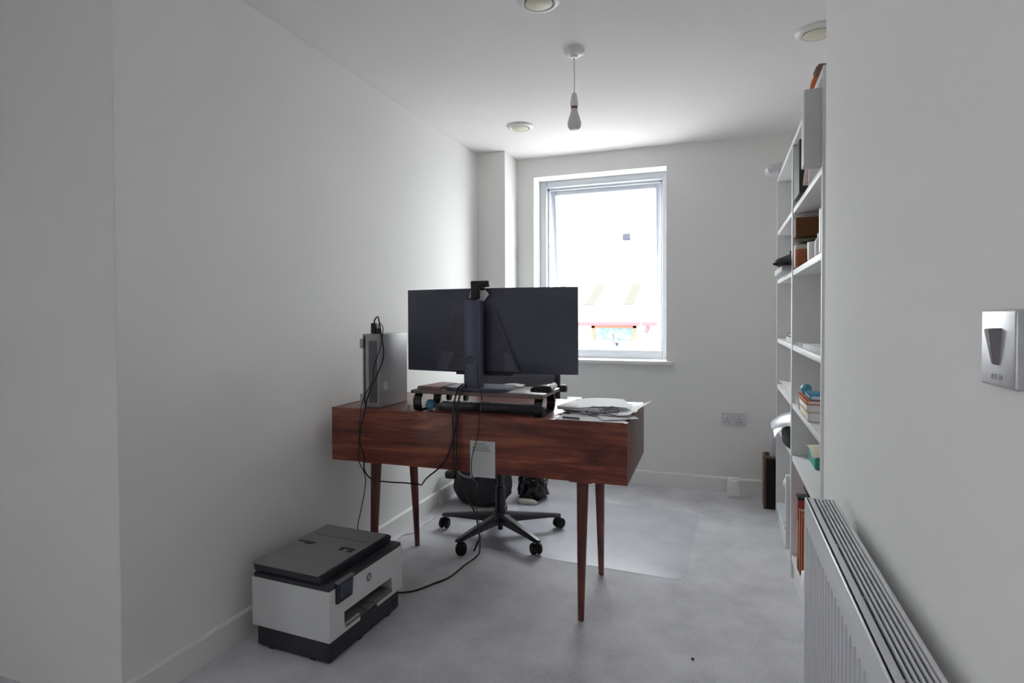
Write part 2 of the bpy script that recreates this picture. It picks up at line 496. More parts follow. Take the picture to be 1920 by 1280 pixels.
t = Thing('pendant_lamp', 'bare frosted bulb hanging on a white cord from a ceiling rose', 'lamp', (-0.628, 2.56, H))
t.part('ceiling_rose', MB().lathe([(0.0, -0.034), (0.012, -0.034), (0.016, -0.026), (0.036, -0.022), (0.046, -0.014), (0.047, 0.0)], seg=32), WPL)
t.part('cord', MB().tube([(0, 0, -0.03), (0.001, 0, -0.12), (0.0, 0, -0.20)], 0.003), WCABLE)
lh = t.part('lamp_holder', MB().lathe([(0.004, -0.188), (0.011, -0.196), (0.015, -0.215), (0.0155, -0.226), (0.018, -0.228), (0.018, -0.25), (0.016, -0.252), (0.0, -0.252)], seg=24), WPL)
bl = t.part('light_bulb', MB().lathe([(0.013, -0.252), (0.0135, -0.262), (0.017, -0.28), (0.026, -0.305), (0.031, -0.325), (0.029, -0.343), (0.019, -0.356), (0.0, -0.361)], seg=28), FROST)
o = obj('cap_band', MB().lathe([(0.0, -0.251), (0.0145, -0.251), (0.0145, -0.262), (0.0, -0.262)], seg=24), REDB, bl)
o['label'] = 'dull red band round the bulb cap'

# ------------------------------------------------------------------ desk
DKZ0, DKZ1 = 0.58, 0.81
t = Thing('writing_desk', 'red-brown hardwood box desk on four tapered legs', 'desk', (-0.971, 2.39, 0), R(1.0))
D = t
hx, hy = 0.642, 0.275
t.part('back_panel', MB().box(-hx, hx, -hy, -hy + 0.02, DKZ0, DKZ1, bev=0.0015), WOOD)
t.part('side_panel', MB().box(-hx, -hx + 0.02, -hy + 0.0203, hy, DKZ0, DKZ1, bev=0.0015), WOOD)
t.part('side_panel', MB().box(hx - 0.02, hx, -hy + 0.0203, hy, DKZ0, DKZ1, bev=0.0015), WOODZ)
t.part('desk_top', MB().box(-hx + 0.0203, hx - 0.0203, -hy + 0.0203, hy, DKZ1 - 0.022, DKZ1 - 0.001, bev=0.001), WOODTOP)
t.part('underside', MB().box(-hx + 0.0203, hx - 0.0203, -hy + 0.0203, hy - 0.02, DKZ0 + 0.002, DKZ0 + 0.016), WOOD)
for k, (a, c) in enumerate(((-hx + 0.023, -0.205), (-0.2, 0.2), (0.205, hx - 0.023))):
    dr = t.part('drawer', MB().box(a, c, hy - 0.02, hy - 0.002, DKZ0 + 0.018, DKZ1 - 0.025, bev=0.002), WOOD)
    obj('knob', MB().lathe([(0.006, 0), (0.006, 0.012), (0.013, 0.018), (0.013, 0.024), (0.0, 0.027)], ((a + c) / 2, hy - 0.002, 0.69), 16, Matrix.Rotation(R(-90), 4, 'X')), BLACK, dr)
for (fx_, fy_, tx, ty) in ((-0.522, 2.222, -0.522, 2.258), (-0.526, 2.652, -0.526, 2.612), (-1.478, 2.215, -1.478, 2.25), (-1.505, 2.668, -1.505, 2.625)):
    lg = t.wpart('leg', MB().cyl((fx_, fy_, 0.0), (tx, ty, 0.553), 0.0125, 0.0245, 20, bev=0.002), WOODZ)
    t.wsub('mounting_plate', MB().box(tx - 0.047, tx + 0.047, ty - 0.047, ty + 0.047, 0.549, 0.5795, bev=0.004), WOOD, lg)
# printed safety label stuck on the back panel
lx0, lx1, lz0, lz1 = -0.9545, -0.8475, 0.5625, 0.708
yl = -hy
lab = t.part('safety_label', MB().box(lx0 + 0.971, lx1 + 0.971, yl - 0.0012, yl, lz0, lz1), LABELP, False, 'pale printed safety label with a yellow warning triangle')
bx0 = lx0 + 0.971
tri = MB()
tri.prism([(bx0 + 0.010, 0.6875), (bx0 + 0.024, 0.6875), (bx0 + 0.017, 0.699)], yl - 0.0018, yl - 0.0012, 'Y')
obj('warning_triangle', tri, YEL, lab, False)
exm = MB()
exm.box(bx0 + 0.0164, bx0 + 0.0176, yl - 0.0022, yl - 0.0018, 0.6915, 0.6965).box(bx0 + 0.0164, bx0 + 0.0176, yl - 0.0022, yl - 0.0018, 0.689, 0.6902)
obj('exclamation_mark', exm, INK, lab, False)
text_obj('heading', 'WARNING', 0.0085, 0.0002, INK, lab, (bx0 + 0.0275, yl - 0.0016, 0.6935), (R(90), 0, 0))


def lines(rows, m, nm):
    b = MB()
    for z, a, c, th in rows:
        x = a
        while x < c:
            w = random.uniform(0.004, 0.011)
            b.box(bx0 + x, bx0 + min(x + w, c), yl - 0.0018, yl - 0.0012, z, z + th)
            x += w + 0.0016
    o = obj(nm, b, m, lab, False); o['kind'] = 'stuff'


lines([(0.6865, 0.030, 0.082, 0.0022), (0.6795, 0.010, 0.082, 0.0024), (0.673, 0.012, 0.086, 0.0022), (0.6665, 0.010, 0.090, 0.0024)], INK, 'bold_print')
lines([(0.6590 - k * 0.0075, 0.012, random.uniform(0.07, 0.088), 0.0011) for k in range(12)], INKL, 'small_print')

# ------------------------------------------------------------------ things on the desk
ZT = DKZ1
# small form factor computer standing on edge
t = Thing('computer_tower', 'slim silver desktop computer standing upright on the desk\'s left end', 'computer', (-1.435, 2.26, ZT))
px0, px1, py0, py1, pz1 = -1.481, -1.389, 2.142, 2.378, ZT + 0.321
t.wpart('case', MB().box(px0 + 0.004, px1, py0 + 0.003, py1, ZT, pz1, bev=0.004), SILVER)
t.wpart('rear_panel', MB().box(px0 + 0.022, px1 - 0.002, py0, py0 + 0.004, ZT + 0.008, pz1 - 0.016, bev=0.001), SILVER)
v = t.wpart('rear_vent', MB().box(px1 - 0.052, px1 - 0.010, py0 - 0.001, py0 + 0.001, ZT + 0.022, pz1 - 0.03), SILVERD, False, 'darker vent strip down the narrow face')
b = MB()
for k in range(46):
    z = ZT + 0.026 + k * 0.0058
    b.box(px1 - 0.050, px1 - 0.012, py0 - 0.0022, py0 - 0.0008, z, z + 0.0028)
o = t.wsub('vent_ribs', b, SILVERD, v, False); o['kind'] = 'stuff'
t.wpart('edge_seam', MB().box(px0 + 0.0165, px0 + 0.0195, py0 - 0.0008, py0 + 0.004, ZT + 0.014, pz1 - 0.01), BLACK, False)
for z in (ZT + 0.018, ZT + 0.258):
    c_ = t.wpart('latch', MB().box(px0 - 0.002, px0 + 0.016, py0 - 0.007, py0 + 0.003, z, z + 0.042, bev=0.002), SILVER)
    t.wsub('latch_slot', MB().box(px0 + 0.0155, px0 + 0.0205, py0 - 0.004, py0 + 0.002, z + 0.006, z + 0.038, bev=0.001), BLACK, c_)
t.wpart('sticker', MB().box(px1, px1 + 0.0008, 2.175, 2.203, ZT + 0.075, ZT + 0.112), LABELP, False, 'small pale sticker low on the side panel')
t.wpart('foot', MB().box(px0 - 0.001, px1 + 0.002, 2.16, 2.18, ZT - 0.0005, ZT + 0.006, bev=0.001), SILVERD)
t.wpart('port_block', MB().box(-1.408, -1.404, 2.146, 2.156, pz1 - 0.002, pz1 + 0.004, bev=0.001), BLACK)

# monitor riser
RZ1, RZ0 = 0.897, 0.882
t = Thing('monitor_riser', 'dark wood monitor riser shelf on black bent-metal legs', 'monitor riser', (-0.945, 2.27, ZT), R(0.6))
t.wpart('shelf_board', MB().box(-1.236, -0.655, 2.14, 2.40, RZ0, RZ1, bev=0.004), wood_mat('dark_riser_wood', (72, 54, 54), (104, 84, 80), (132, 112, 106), rough=0.3))
for xs in (-1.222, -0.690):
    b = MB()
    w = 0.034
    outer = [(2.160, RZ0), (2.147, RZ0 - 0.012), (2.136, ZT + 0.045), (2.139, ZT + 0.018), (2.150, ZT + 0.0005), (2.312, ZT + 0.0005), (2.330, ZT + 0.018), (2.336, ZT + 0.045), (2.326, RZ0 - 0.012), (2.312, RZ0)]
    inner = [(2.165, RZ0), (2.155, RZ0 - 0.016), (2.147, ZT + 0.045), (2.150, ZT + 0.022), (2.157, ZT + 0.009), (2.305, ZT + 0.009), (2.319, ZT + 0.022), (2.324, ZT + 0.045), (2.316, RZ0 - 0.016), (2.306, RZ0)]
    bm_ = bmesh.new()
    V = [[bm_.verts.new((x, y, z)) for (y, z) in pl] for x in (xs, xs + w) for pl in (outer, inner)]
    o0, i0, o1, i1 = V
    for k in range(len(outer) - 1):
        bm_.faces.new((o0[k], o0[k + 1], i0[k + 1], i0[k])); bm_.faces.new((o1[k], i1[k], i1[k + 1], o1[k + 1]))
        bm_.faces.new((o0[k], o1[k], o1[k + 1], o0[k + 1])); bm_.faces.new((i0[k], i0[k + 1], i1[k + 1], i1[k]))
    bm_.faces.new((o0[0], i0[0], i1[0], o1[0])); bm_.faces.new((o0[-1], o1[-1], i1[-1], i0[-1]))
    bmesh.ops.recalc_face_normals(bm_, faces=bm_.faces)
    b.add(bm_)
    t.wpart('leg_frame', b, BLACKG, True, ang=50)

# ultrawide curved monitor seen from behind
t = Thing('monitor', 'wide dark curved monitor seen from behind on a slate stand', 'monitor', (-0.965, 2.24, RZ1))
mx, RC = -0.957, 2.0
MZ0, MZ1 = 0.962, 1.326


def arc(u, y_edge):
    return y_edge - (math.sqrt(RC * RC - u * u) - math.sqrt(RC * RC - 0.398 ** 2))


b = bmesh.new()
NX, NZ = 40, 14
fr, bk = [], []
for i in range(NX + 1):
    u = -0.398 + 0.796 * i / NX
    cf, cb = [], []
    for j in range(NZ + 1):
        v_ = j / NZ
        z = MZ0 + (MZ1 - MZ0) * v_
        e = min(1.0, min(1 - abs(u) / 0.398, 0.9 * min(v_, 1 - v_) * 2) / 0.45)
        e = math.sin(e * math.pi / 2)
        yc = arc(u, 2.338)
        cf.append(b.verts.new((mx + u, yc + 0.004, z)))
        cb.append(b.verts.new((mx + u, yc - 0.008 - 0.022 * e, z)))
    fr.append(cf); bk.append(cb)
for i in range(NX):
    for j in range(NZ):
        b.faces.new((fr[i][j], fr[i][j + 1], fr[i + 1][j + 1], fr[i + 1][j]))
        b.faces.new((bk[i][j], bk[i + 1][j], bk[i + 1][j + 1], bk[i][j + 1]))
    b.faces.new((fr[i][0], fr[i + 1][0], bk[i + 1][0], bk[i][0])); b.faces.new((fr[i][NZ], bk[i][NZ], bk[i + 1][NZ], fr[i + 1][NZ]))
for j in range(NZ):
    b.faces.new((fr[0][j], bk[0][j], bk[0][j + 1], fr[0][j + 1])); b.faces.new((fr[NX][j], fr[NX][j + 1], bk[NX][j + 1], bk[NX][j]))
bmesh.ops.recalc_face_normals(b, faces=b.faces)
shell = t.wpart('back_shell', MB().add(b), MONB)
# screen on the user's side
sm = MB()
sm.sheet(lambda u, v_: Vector((mx - 0.388 + 0.776 * u, arc(-0.388 + 0.776 * u, 2.338) + 0.0048, MZ0 + 0.014 + (MZ1 - MZ0 - 0.022) * v_)), 24, 2, 0.0008)
t.wpart('screen', sm, BLACKG)
yb = 2.338 - (RC - math.sqrt(RC * RC - 0.398 ** 2)) - 0.030          # foremost plane of the shell at its middle
tz0, tz1 = MZ0 + 0.012, 1.232
trap = [(mx - 0.218, tz0), (mx + 0.165, tz0), (mx + 0.062, tz1), (mx - 0.128, tz1)]
hump = t.wpart('centre_hump', MB().prism(trap, yb - 0.012, yb + 0.03, 'Y', bev=0.004), MONB)
b = MB()
for k in range(22):
    z = 1.055 + k * 0.0076
    f = (z - tz0) / (tz1 - tz0)
    xa = (mx - 0.218) * (1 - f) + (mx - 0.128) * f + 0.010
    xb = (mx + 0.165) * (1 - f) + (mx + 0.062) * f - 0.010
    b.box(xa, xb, yb - 0.0152, yb - 0.010, z, z + 0.0034)
o = t.wsub('vent_louvres', b, MOND, hump, False); o['kind'] = 'stuff'
pf = [(mx - 0.160, tz0 + 0.004), (mx + 0.10, tz0 + 0.004), (mx + 0.10, tz0 + 0.075), (mx - 0.130, tz0 + 0.075)]
pp = t.wsub('port_recess', MB().prism(pf, yb - 0.0135, yb - 0.008, 'Y'), MOND, hump, False)
t.wpart('bottom_bezel', MB().box(mx - 0.13, mx + 0.13, yb + 0.005, yb + 0.03, MZ0 - 0.008, MZ0 + 0.02, bev=0.003), BLACK)
# stand
sxc = -0.978
st = MB()
prof = []
for k in range(9):
    a = math.pi * k / 8
    prof.append((sxc - 0.040 * math.cos(a), 2.208 - 0.016 * math.sin(a)))
prof += [(sxc + 0.040, 2.236), (sxc - 0.040, 2.236)]
st.prism(prof, RZ1 + 0.010, 1.272, 'Z', bev=0.002)
stand = t.wpart('stand_column', st, STAND, True)
t.wpart('stand_hinge', MB().box(sxc - 0.032, sxc + 0.032, 2.230, yb + 0.004, 1.13, 1.235, bev=0.004), MOND)
bs = MB()
bs.prism([(-1.095, 2.185), (-1.06, 2.165), (-0.86, 2.165), (-0.825, 2.185), (-0.815, 2.30), (-0.84, 2.345), (-1.07, 2.345), (-1.10, 2.30)], RZ1, RZ1 + 0.013, 'Z', bev=0.003)
t.wpart('stand_base', bs, STAND)


def hp_logo(M, rad, disc_m, let_m, parent, world, dname='emblem', lname='emblem_letters'):
    """round emblem with slanted lower-case hp; drawn in local XY, thickness along +Z"""
    d = MB().lathe([(0, 0), (0, 0.0006), (rad, 0.0006), (rad, 0)], seg=36, M=M)
    e = obj(dname, d, disc_m, parent, False, world=world)
    L = MB(); r = rad; sl = 0.32
    def bar(x, y0, y1, w):
        pts = [(x + y0 * sl, y0), (x + w + y0 * sl, y0), (x + w + y1 * sl, y1), (x + y1 * sl, y1)]
        L.prism([(p * r, q * r) for p, q in pts], 0.0006, 0.0011, 'Z', M)
    w = 0.17
    bar(-0.60, -0.50, 0.80, w)          # h stem
    bar(-0.20, -0.50, 0.30, w)          # h leg
    bar(-0.44, 0.26, 0.42, 0.38)        # h arch
    bar(0.14, -0.90, 0.42, w)           # p stem
    bar(0.50, -0.42, 0.36, w)           # p bowl side
    bar(0.30, 0.26, 0.42, 0.34); bar(0.30, -0.50, -0.34, 0.34)
    obj(lname, L, let_m, parent, False, world=world)
    return e


MF = Matrix.Rotation(R(90), 4, 'X')      # local Z -> -Y
hp_logo(Matrix.Translation((sxc - 0.006, 2.1922, 1.026)) @ MF, 0.0165, MOND, STAND, stand, t.M)

# webcam clipped on the monitor's top edge
t = Thing('webcam', 'small black webcam clipped on the monitor\'s top edge', 'webcam', (-0.97, yb + 0.02, MZ1))
ty = yb
t.wpart('body', MB().box(-1.012, -0.930, ty - 0.006, ty + 0.024, 1.330, 1.357, bev=0.006), BLACK)
t.wpart('clip', MB().box(-1.004, -0.966, ty - 0.022, ty - 0.003, 1.278, 1.335, bev=0.005), BLACK)
t.wpart('clip_hinge', MB().cyl((-0.962, ty - 0.010, 1.326), (-0.945, ty - 0.010, 1.326), 0.010, seg=16), BLACKG)
lens = MB().cyl((-0.972, ty + 0.022, 1.343), (-0.972, ty + 0.027, 1.343), 0.009)
t.wpart('lens', lens, BLACKG)

b = MB()
fl = [(-1.012, 1.318), (-0.945, 1.320), (-0.926, 1.298), (-0.955, 1.262), (-0.982, 1.262), (-0.984, 1.288), (-1.018, 1.283)]
b.prism(fl, ty - 0.0035, ty - 0.0015, 'Y')
b.prism([(-0.945, 1.318), (-0.926, 1.298), (-0.955, 1.262)], ty - 0.008, ty - 0.006, 'Y')
solo('paper_note', 'folded white paper tag hanging behind the webcam on the monitor', 'paper', b, PAPERG, (-0.97, ty - 0.003, 1.262), smooth=False)

# keyboard under the riser
t = Thing('keyboard', 'black keyboard with glossy slate key tops under the monitor riser', 'keyboard', (-0.918, 2.27, ZT + 0.0012), R(-0.5))
KM = Matrix.Translation((0, 0, 0.014)) @ Matrix.Rotation(R(-6), 4, 'X')
t.part('base', MB().prism([(-0.075, 0.0), (0.075, 0.0), (0.075, 0.010), (-0.075, 0.029)], -0.215, 0.215, 'X', bev=0.002), BLACKG)
kb = MB()
for r_ in range(5):
    y = -0.064 + r_ * 0.027
    z = 0.029 - (y + 0.075) / 0.15 * 0.019
    for c_ in range(15):
        x = -0.205 + c_ * 0.0275
        kb.box(x, x + 0.0235, y, y + 0.0215, z - 0.002, z + 0.006, bev=0.0015, seg=1)
o = t.part('keys', kb, mat('slate_key_caps', (74, 76, 84), 0.2, var=0.1)); o['kind'] = 'stuff'
for s_ in (-0.18, 0.17):
    t.part('flip_foot', MB().box(s_, s_ + 0.02, -0.074, -0.060, -0.0008, 0.004), BLACK)

# items lying on the riser
b = MB()
b.prism([(-1.226, 2.180), (-1.118, 2.180), (-1.108, 2.345), (-1.200, 2.365)], RZ1, RZ1 + 0.011, 'Z', bev=0.002)
solo('notebook', 'thin closed notebook with dark red cover on the riser, left of the stand', 'notebook', b, mat('dusky_red_cover', (150, 116, 120), 0.5, var=0.05), (-1.15, 2.27, RZ1))
b = MB()
b.sheet(lambda u, v_: Vector((-0.935 + 0.125 * u, 2.352 + 0.044 * v_, RZ1 + 0.002 + 0.010 * math.sin(u * 2.6) * (0.4 + 0.6 * v_))), 10, 4, 0.0006)
solo('paper_slip', 'white paper slip curling up behind the monitor stand on the riser', 'paper', b, PAPER, (-0.87, 2.37, RZ1))
t = Thing('spectacle_case', 'dark wedge-shaped case with white end on the riser\'s right corner', 'case', (-0.70, 2.31, RZ1), R(4))
t.part('case_body', MB().prism([(-0.045, 0.0), (0.045, 0.0), (0.045, 0.016), (0.03, 0.024), (-0.03, 0.018), (-0.045, 0.010)], -0.055, 0.030, 'Y', Matrix.Rotation(R(90), 4, 'Z') if False else None, bev=0.003), BLACKG)
t.part('white_end', MB().prism([(0.030, 0.012), (0.047, 0.008), (0.047, 0.020), (0.032, 0.028)], -0.050, 0.055, 'Y', bev=0.002), PAPER)

# under the riser, left
t = Thing('headset', 'dark headset lying behind the keyboard under the riser', 'headset', (-1.105, 2.392, ZT + 0.0012))
hpts = [(-0.045 + 0.045 * math.cos(a) , 0.03, 0.026 + 0.030 * math.sin(a)) for a in [R(x) for x in range(-20, 201, 20)]]
t.part('headband', MB().tube(hpts, 0.005, 8), BLACK)
for x in (-0.088, -0.002):
    c_ = t.part('ear_cup', MB().cyl((x - 0.007, 0.03, 0.022), (x + 0.007, 0.03, 0.022), 0.0215, seg=20, bev=0.004), BLACK)
b = MB().ball((-1.165, 2.185, ZT + 0.022), 0.023, (0.9, 0.9, 0.95))
solo('stress_ball', 'small blue ball behind the riser\'s left leg on the desk', 'ball', b, col_mat('sky_blue_foam', (92, 150, 190), 0.6, 0.25, scale=60), (-1.165, 2.185, ZT))
b = MB().sheet(lambda u, v_: Vector((-1.268 + 0.034 * u, 2.155 + 0.02 * v_ + 0.006 * math.sin(u * 7), ZT + 0.001 + 0.026 * (1 - abs(2 * u - 1)) * (1 - 0.4 * v_))), 8, 4, 0.001)
solo('tissue', 'crumpled white tissue between the computer tower and the riser', 'tissue', b, PAPER, (-1.25, 2.165, ZT))

# right end of the desk: papers, booklet, glasses, pens
GP = 'loose papers on the right end of the desk'


def page(name, label, cx, cy, w, d, rz, z, curl=None, m=PAPER, group=GP):
    def fn(u, v_):
        x, y = (u - 0.5) * w, (v_ - 0.5) * d
        zz = z + (curl(u, v_) if curl else 0)
        c, s = math.cos(rz), math.sin(rz)
        return Vector((cx + x * c - y * s, cy + x * s + y * c, zz))
    return solo(name, label, 'paper', MB().sheet(fn, 10, 8, 0.0007), m, (cx, cy, ZT), group)


page('paper_sheet', 'white sheet lying flush along the desk\'s front right edge', -0.470, 2.225, 0.262, 0.20, R(1), ZT + 0.002)  # paper, its white also replacing the window's reflection on the desk edge
page('paper_sheet', 'white sheet with a lifted curled corner overhanging the desk\'s right side', -0.405, 2.36, 0.21, 0.27, R(-12), ZT + 0.0105,
     lambda u, v_: 0.030 * max(0, u - 0.55) ** 1.5 * 3.2 * (0.3 + 0.7 * v_))
page('paper_sheet', 'white sheet at the back of the paper heap on the desk', -0.50, 2.47, 0.29, 0.20, R(8), ZT + 0.004, lambda u, v_: 0.006 * math.sin(3 * u))
page('paper_sheet', 'white sheet with a bent front corner jutting past the desk\'s right edge', -0.392, 2.24, 0.14, 0.16, R(28), ZT + 0.0060,
     lambda u, v_: 0.002 * u * u)
page('paper_sheet', 'topmost white sheet draped over the booklet on the desk', -0.470, 2.40, 0.21, 0.24, R(16), ZT + 0.0285, lambda u, v_: 0.006 * math.sin(3.1 * u))
page('paper_sheet', 'small grey printed slip at the desk\'s front edge beside the riser', -0.535, 2.145, 0.07, 0.03, R(-3), ZT + 0.0035, None, PAPERG)
t = Thing('booklet', 'thick white booklet with grey page edges in the paper heap', 'booklet', (-0.53, 2.385, ZT + 0.0125), R(-8))
t.part('pages', MB().box(-0.09, 0.095, -0.115, 0.115, 0.001, 0.0125, bev=0.001), PAPERG)
t.part('cover', MB().box(-0.092, 0.097, -0.117, 0.117, 0.0125, 0.0145, bev=0.0006), PAPER)
t = Thing('spectacles', 'folded spectacles with thin dark rims on the papers at the desk edge', 'glasses', (-0.425, 2.175, ZT + 0.012), R(20))
for s_ in (-1, 1):
    rim = [(s_ * 0.034 + 0.025 * math.cos(a), 0.0, 0.020 + 0.019 * math.sin(a)) for a in [2 * math.pi * k / 12 for k in range(12)]]
    t.part('rim', MB().tube(rim, 0.0010, 6, 3, closed=True), SILVERD)
    t.part('lens', MB().lathe([(0, -0.0004), (0.0235, -0.0004), (0.0235, 0.0004), (0, 0.0004)], (s_ * 0.034, 0, 0.020), 24, Matrix.Rotation(R(90), 4, 'X') @ Matrix.Diagonal((1, 0.78, 1, 1))), GLENS)
    t.part('temple_arm', MB().tube([(s_ * 0.060, 0.001, 0.022), (s_ * 0.058, 0.012, 0.016), (-s_ * 0.02, 0.018 + 0.006 * s_, 0.008), (-s_ * 0.05, 0.022 + 0.006 * s_, 0.0025)], 0.0018, 6), BLACK)
t.part('bridge', MB().tube([(-0.010, 0, 0.024), (0, 0, 0.029), (0.010, 0, 0.024)], 0.0014, 6), SILVERD)
b = MB().cyl((-0.60, 2.265, ZT + 0.0045), (-0.575, 2.255, ZT + 0.0045), 0.0042)
solo('pen_drive', 'tiny black memory stick on the desk right of the riser leg', 'memory stick', b, BLACK, (-0.588, 2.26, ZT))
b = MB().cyl((-0.572, 2.137, ZT + 0.0085), (-0.505, 2.128, ZT + 0.0085), 0.0038)
solo('pen', 'short dark pen at the desk\'s front edge, left of the spectacles', 'pen', b, INK, (-0.54, 2.133, ZT + 0.0045))

# ------------------------------------------------------------------ office chair
t = Thing('office_chair', 'black five-star swivel office chair behind the desk', 'chair', (-1.143, 2.945, 0))
cx, cy = -1.143, 2.945
CH = mat('chair_black_nylon', (44, 45, 54), 0.32, var=0.05)
hub = MB().lathe([(0, 0.062), (0.026, 0.062), (0.030, 0.075), (0.046, 0.085), (0.046, 0.125), (0.040, 0.135), (0, 0.135)], (cx, cy, 0), 28)
t.wpart('hub', hub, CH)
t.wpart('gas_cylinder', MB().cyl((cx, cy, 0.035), (cx, cy, 0.10), 0.014).cyl((cx, cy, 0.12), (cx, cy, 0.27), 0.030, 0.027, 24, 0.002).cyl((cx, cy, 0.26), (cx, cy, 0.43), 0.018), BLACKG)
for k in range(5):
    a = R(36.3 + 72 * k)
    d = Vector((math.cos(a), math.sin(a), 0)); n = Vector((-d.y, d.x, 0))
    bm_ = bmesh.new()
    secs = []
    for s_, w, zt, zb in ((0.03, 0.030, 0.130, 0.080), (0.16, 0.025, 0.112, 0.078), (0.28, 0.021, 0.096, 0.076), (0.335, 0.019, 0.088, 0.070), (0.352, 0.012, 0.084, 0.072)):
        p = Vector((cx, cy, 0)) + d * s_
        secs.append([bm_.verts.new(p + n * q * w + Vector((0, 0, z))) for q, z in ((-1, zb), (1, zb), (1.0, zt - 0.010), (0.5, zt), (-0.5, zt), (-1.0, zt - 0.010))])
    for A, B in zip(secs, secs[1:]):
        for i in range(6): bm_.faces.new((A[i], A[(i + 1) % 6], B[(i + 1) % 6], B[i]))
    bm_.faces.new(secs[0]); bm_.faces.new(secs[-1][::-1])
    bmesh.ops.recalc_face_normals(bm_, faces=bm_.faces)
    t.wpart('base_leg', MB().add(bm_), CH, True, ang=25)
    p = Vector((cx, cy, 0)) + d * 0.335
    ca = a + R(20 + 37 * k)
    ax = Vector((-math.sin(ca), math.cos(ca), 0)); off = Vector((math.cos(ca), math.sin(ca), 0)) * 0.012
    cst = MB()
    for sgn in (-1, 1):
        c0 = p + off + ax * sgn * 0.006 + Vector((0, 0, 0.0338))
        cst.cyl(c0, c0 + ax * sgn * 0.020, 0.030, 0.028, 24, 0.004)
    cst.cyl(p + Vector((0, 0, 0.040)), p + Vector((0, 0, 0.074)), 0.008)
    cst.cyl(p + off - ax * 0.012 + Vector((0, 0, 0.0338)), p + off + ax * 0.012 + Vector((0, 0, 0.0338)), 0.014)
    t.wpart('caster', cst, RUBBER)
t.wpart('seat_mechanism', MB().box(cx - 0.09, cx + 0.09, cy - 0.12, cy + 0.14, 0.42, 0.455, bev=0.006), BLACK)
t.wpart('seat', MB().box(cx - 0.26, cx + 0.26, cy - 0.26, cy + 0.24, 0.455, 0.525, bev=0.03, seg=4), MESHG)
bp_ = MB()
bp_.sheet(lambda u, v_: Vector((cx - 0.235 + 0.47 * u, cy + 0.315 + 0.05 * v_ - 0.05 * (1 - (2 * u - 1) ** 2) * -1 - 0.03 * math.sin(v_ * 3), 0.60 + 0.60 * v_)), 12, 10, 0.012)
t.wpart('backrest', bp_, MESHG)
for s_ in (-1, 1):
    x = cx + s_ * 0.240
    t.wpart('back_frame', MB().tube([(x, cy + 0.30, 0.56), (x, cy + 0.300, 0.75), (x, cy + 0.31, 0.95), (x, cy + 0.345, 1.17), (x - s_ * 0.05, cy + 0.36, 1.21)], 0.020, 10), CH)
    t.wpart('arm_post', MB().box(cx + s_ * 0.315 - 0.016, cx + s_ * 0.315 + 0.016, cy - 0.01, cy + 0.05, 0.46, 0.715, bev=0.006).box(min(cx + s_ * 0.2, cx + s_ * 0.33), max(cx + s_ * 0.2, cx + s_ * 0.33), cy - 0.01, cy + 0.05, 0.43, 0.455, bev=0.005), CH)
    t.wpart('arm_pad', MB().box(cx + s_ * 0.355 - 0.050, cx + s_ * 0.355 + 0.050, cy - 0.03, cy + 0.27, 0.712, 0.745, bev=0.012, seg=3), mat('arm_pad_black', (34, 34, 38), 0.25, var=0.05))
    t.wpart('tilt_knob', MB().cyl((cx + s_ * 0.262, cy + 0.30, 0.785), (cx + s_ * 0.300, cy + 0.30, 0.785), 0.022, seg=20, bev=0.004), CH)
t.wpart('back_bracket', MB().box(cx - 0.05, cx + 0.05, cy + 0.13, cy + 0.33, 0.43, 0.455, bev=0.006).box(cx - 0.05, cx + 0.05, cy + 0.31, cy + 0.335, 0.44, 0.66, bev=0.006), CH)

# chair mat
mcx, mcy = -0.687, 3.205
b = MB()
w2, d2, rr = 0.545, 0.475, 0.05
poly = []
for sx_, sy_, a0 in ((1, 1, 0), (-1, 1, 90), (-1, -1, 180), (1, -1, 270)):
    for k in range(7):
        a = R(a0 + 15 * k)
        poly.append((sx_ * (w2 - rr) + rr * math.cos(a), sy_ * (d2 - rr) + rr * math.sin(a)))
b.prism(poly, 0.0008, 0.0032, 'Z')
o = obj('chair_mat', b, MAT, None, False); o.location = (mcx, mcy, 0); o.rotation_euler = (0, 0, R(-2.2))
tag(o, 'clear plastic chair mat with rounded corners on the carpet under the chair', 'chair mat')

# bags behind the chair
t = Thing('holdall', 'dark holdall bag slumped on the floor under the desk', 'bag', (-1.42, 3.42, 0))


def blob(c, sx_, sy_, sz_, amp, seed, sub=4, flat=0.02):
    rnd = random.Random(seed); b = bmesh.new()
    bmesh.ops.create_icosphere(b, subdivisions=sub, radius=1)
    ph = [(Vector((rnd.gauss(0, 1), rnd.gauss(0, 1), rnd.gauss(0, 1))) * rnd.uniform(1.5, 6), rnd.uniform(0, 6)) for _ in range(14)]
    for v in b.verts:
        n = v.co.normalized()
        k = 1 + amp * sum(abs(math.sin(n.dot(q) + p)) - 0.5 for q, p in ph) / 4
        p = Vector((abs(n.x) ** 0.7 * math.copysign(1, n.x), abs(n.y) ** 0.7 * math.copysign(1, n.y), abs(n.z) ** 0.75 * math.copysign(1, n.z))) * k
        v.co = Vector((c[0] + p.x * sx_, c[1] + p.y * sy_, max(flat, c[2] + p.z * sz_)))
    return b


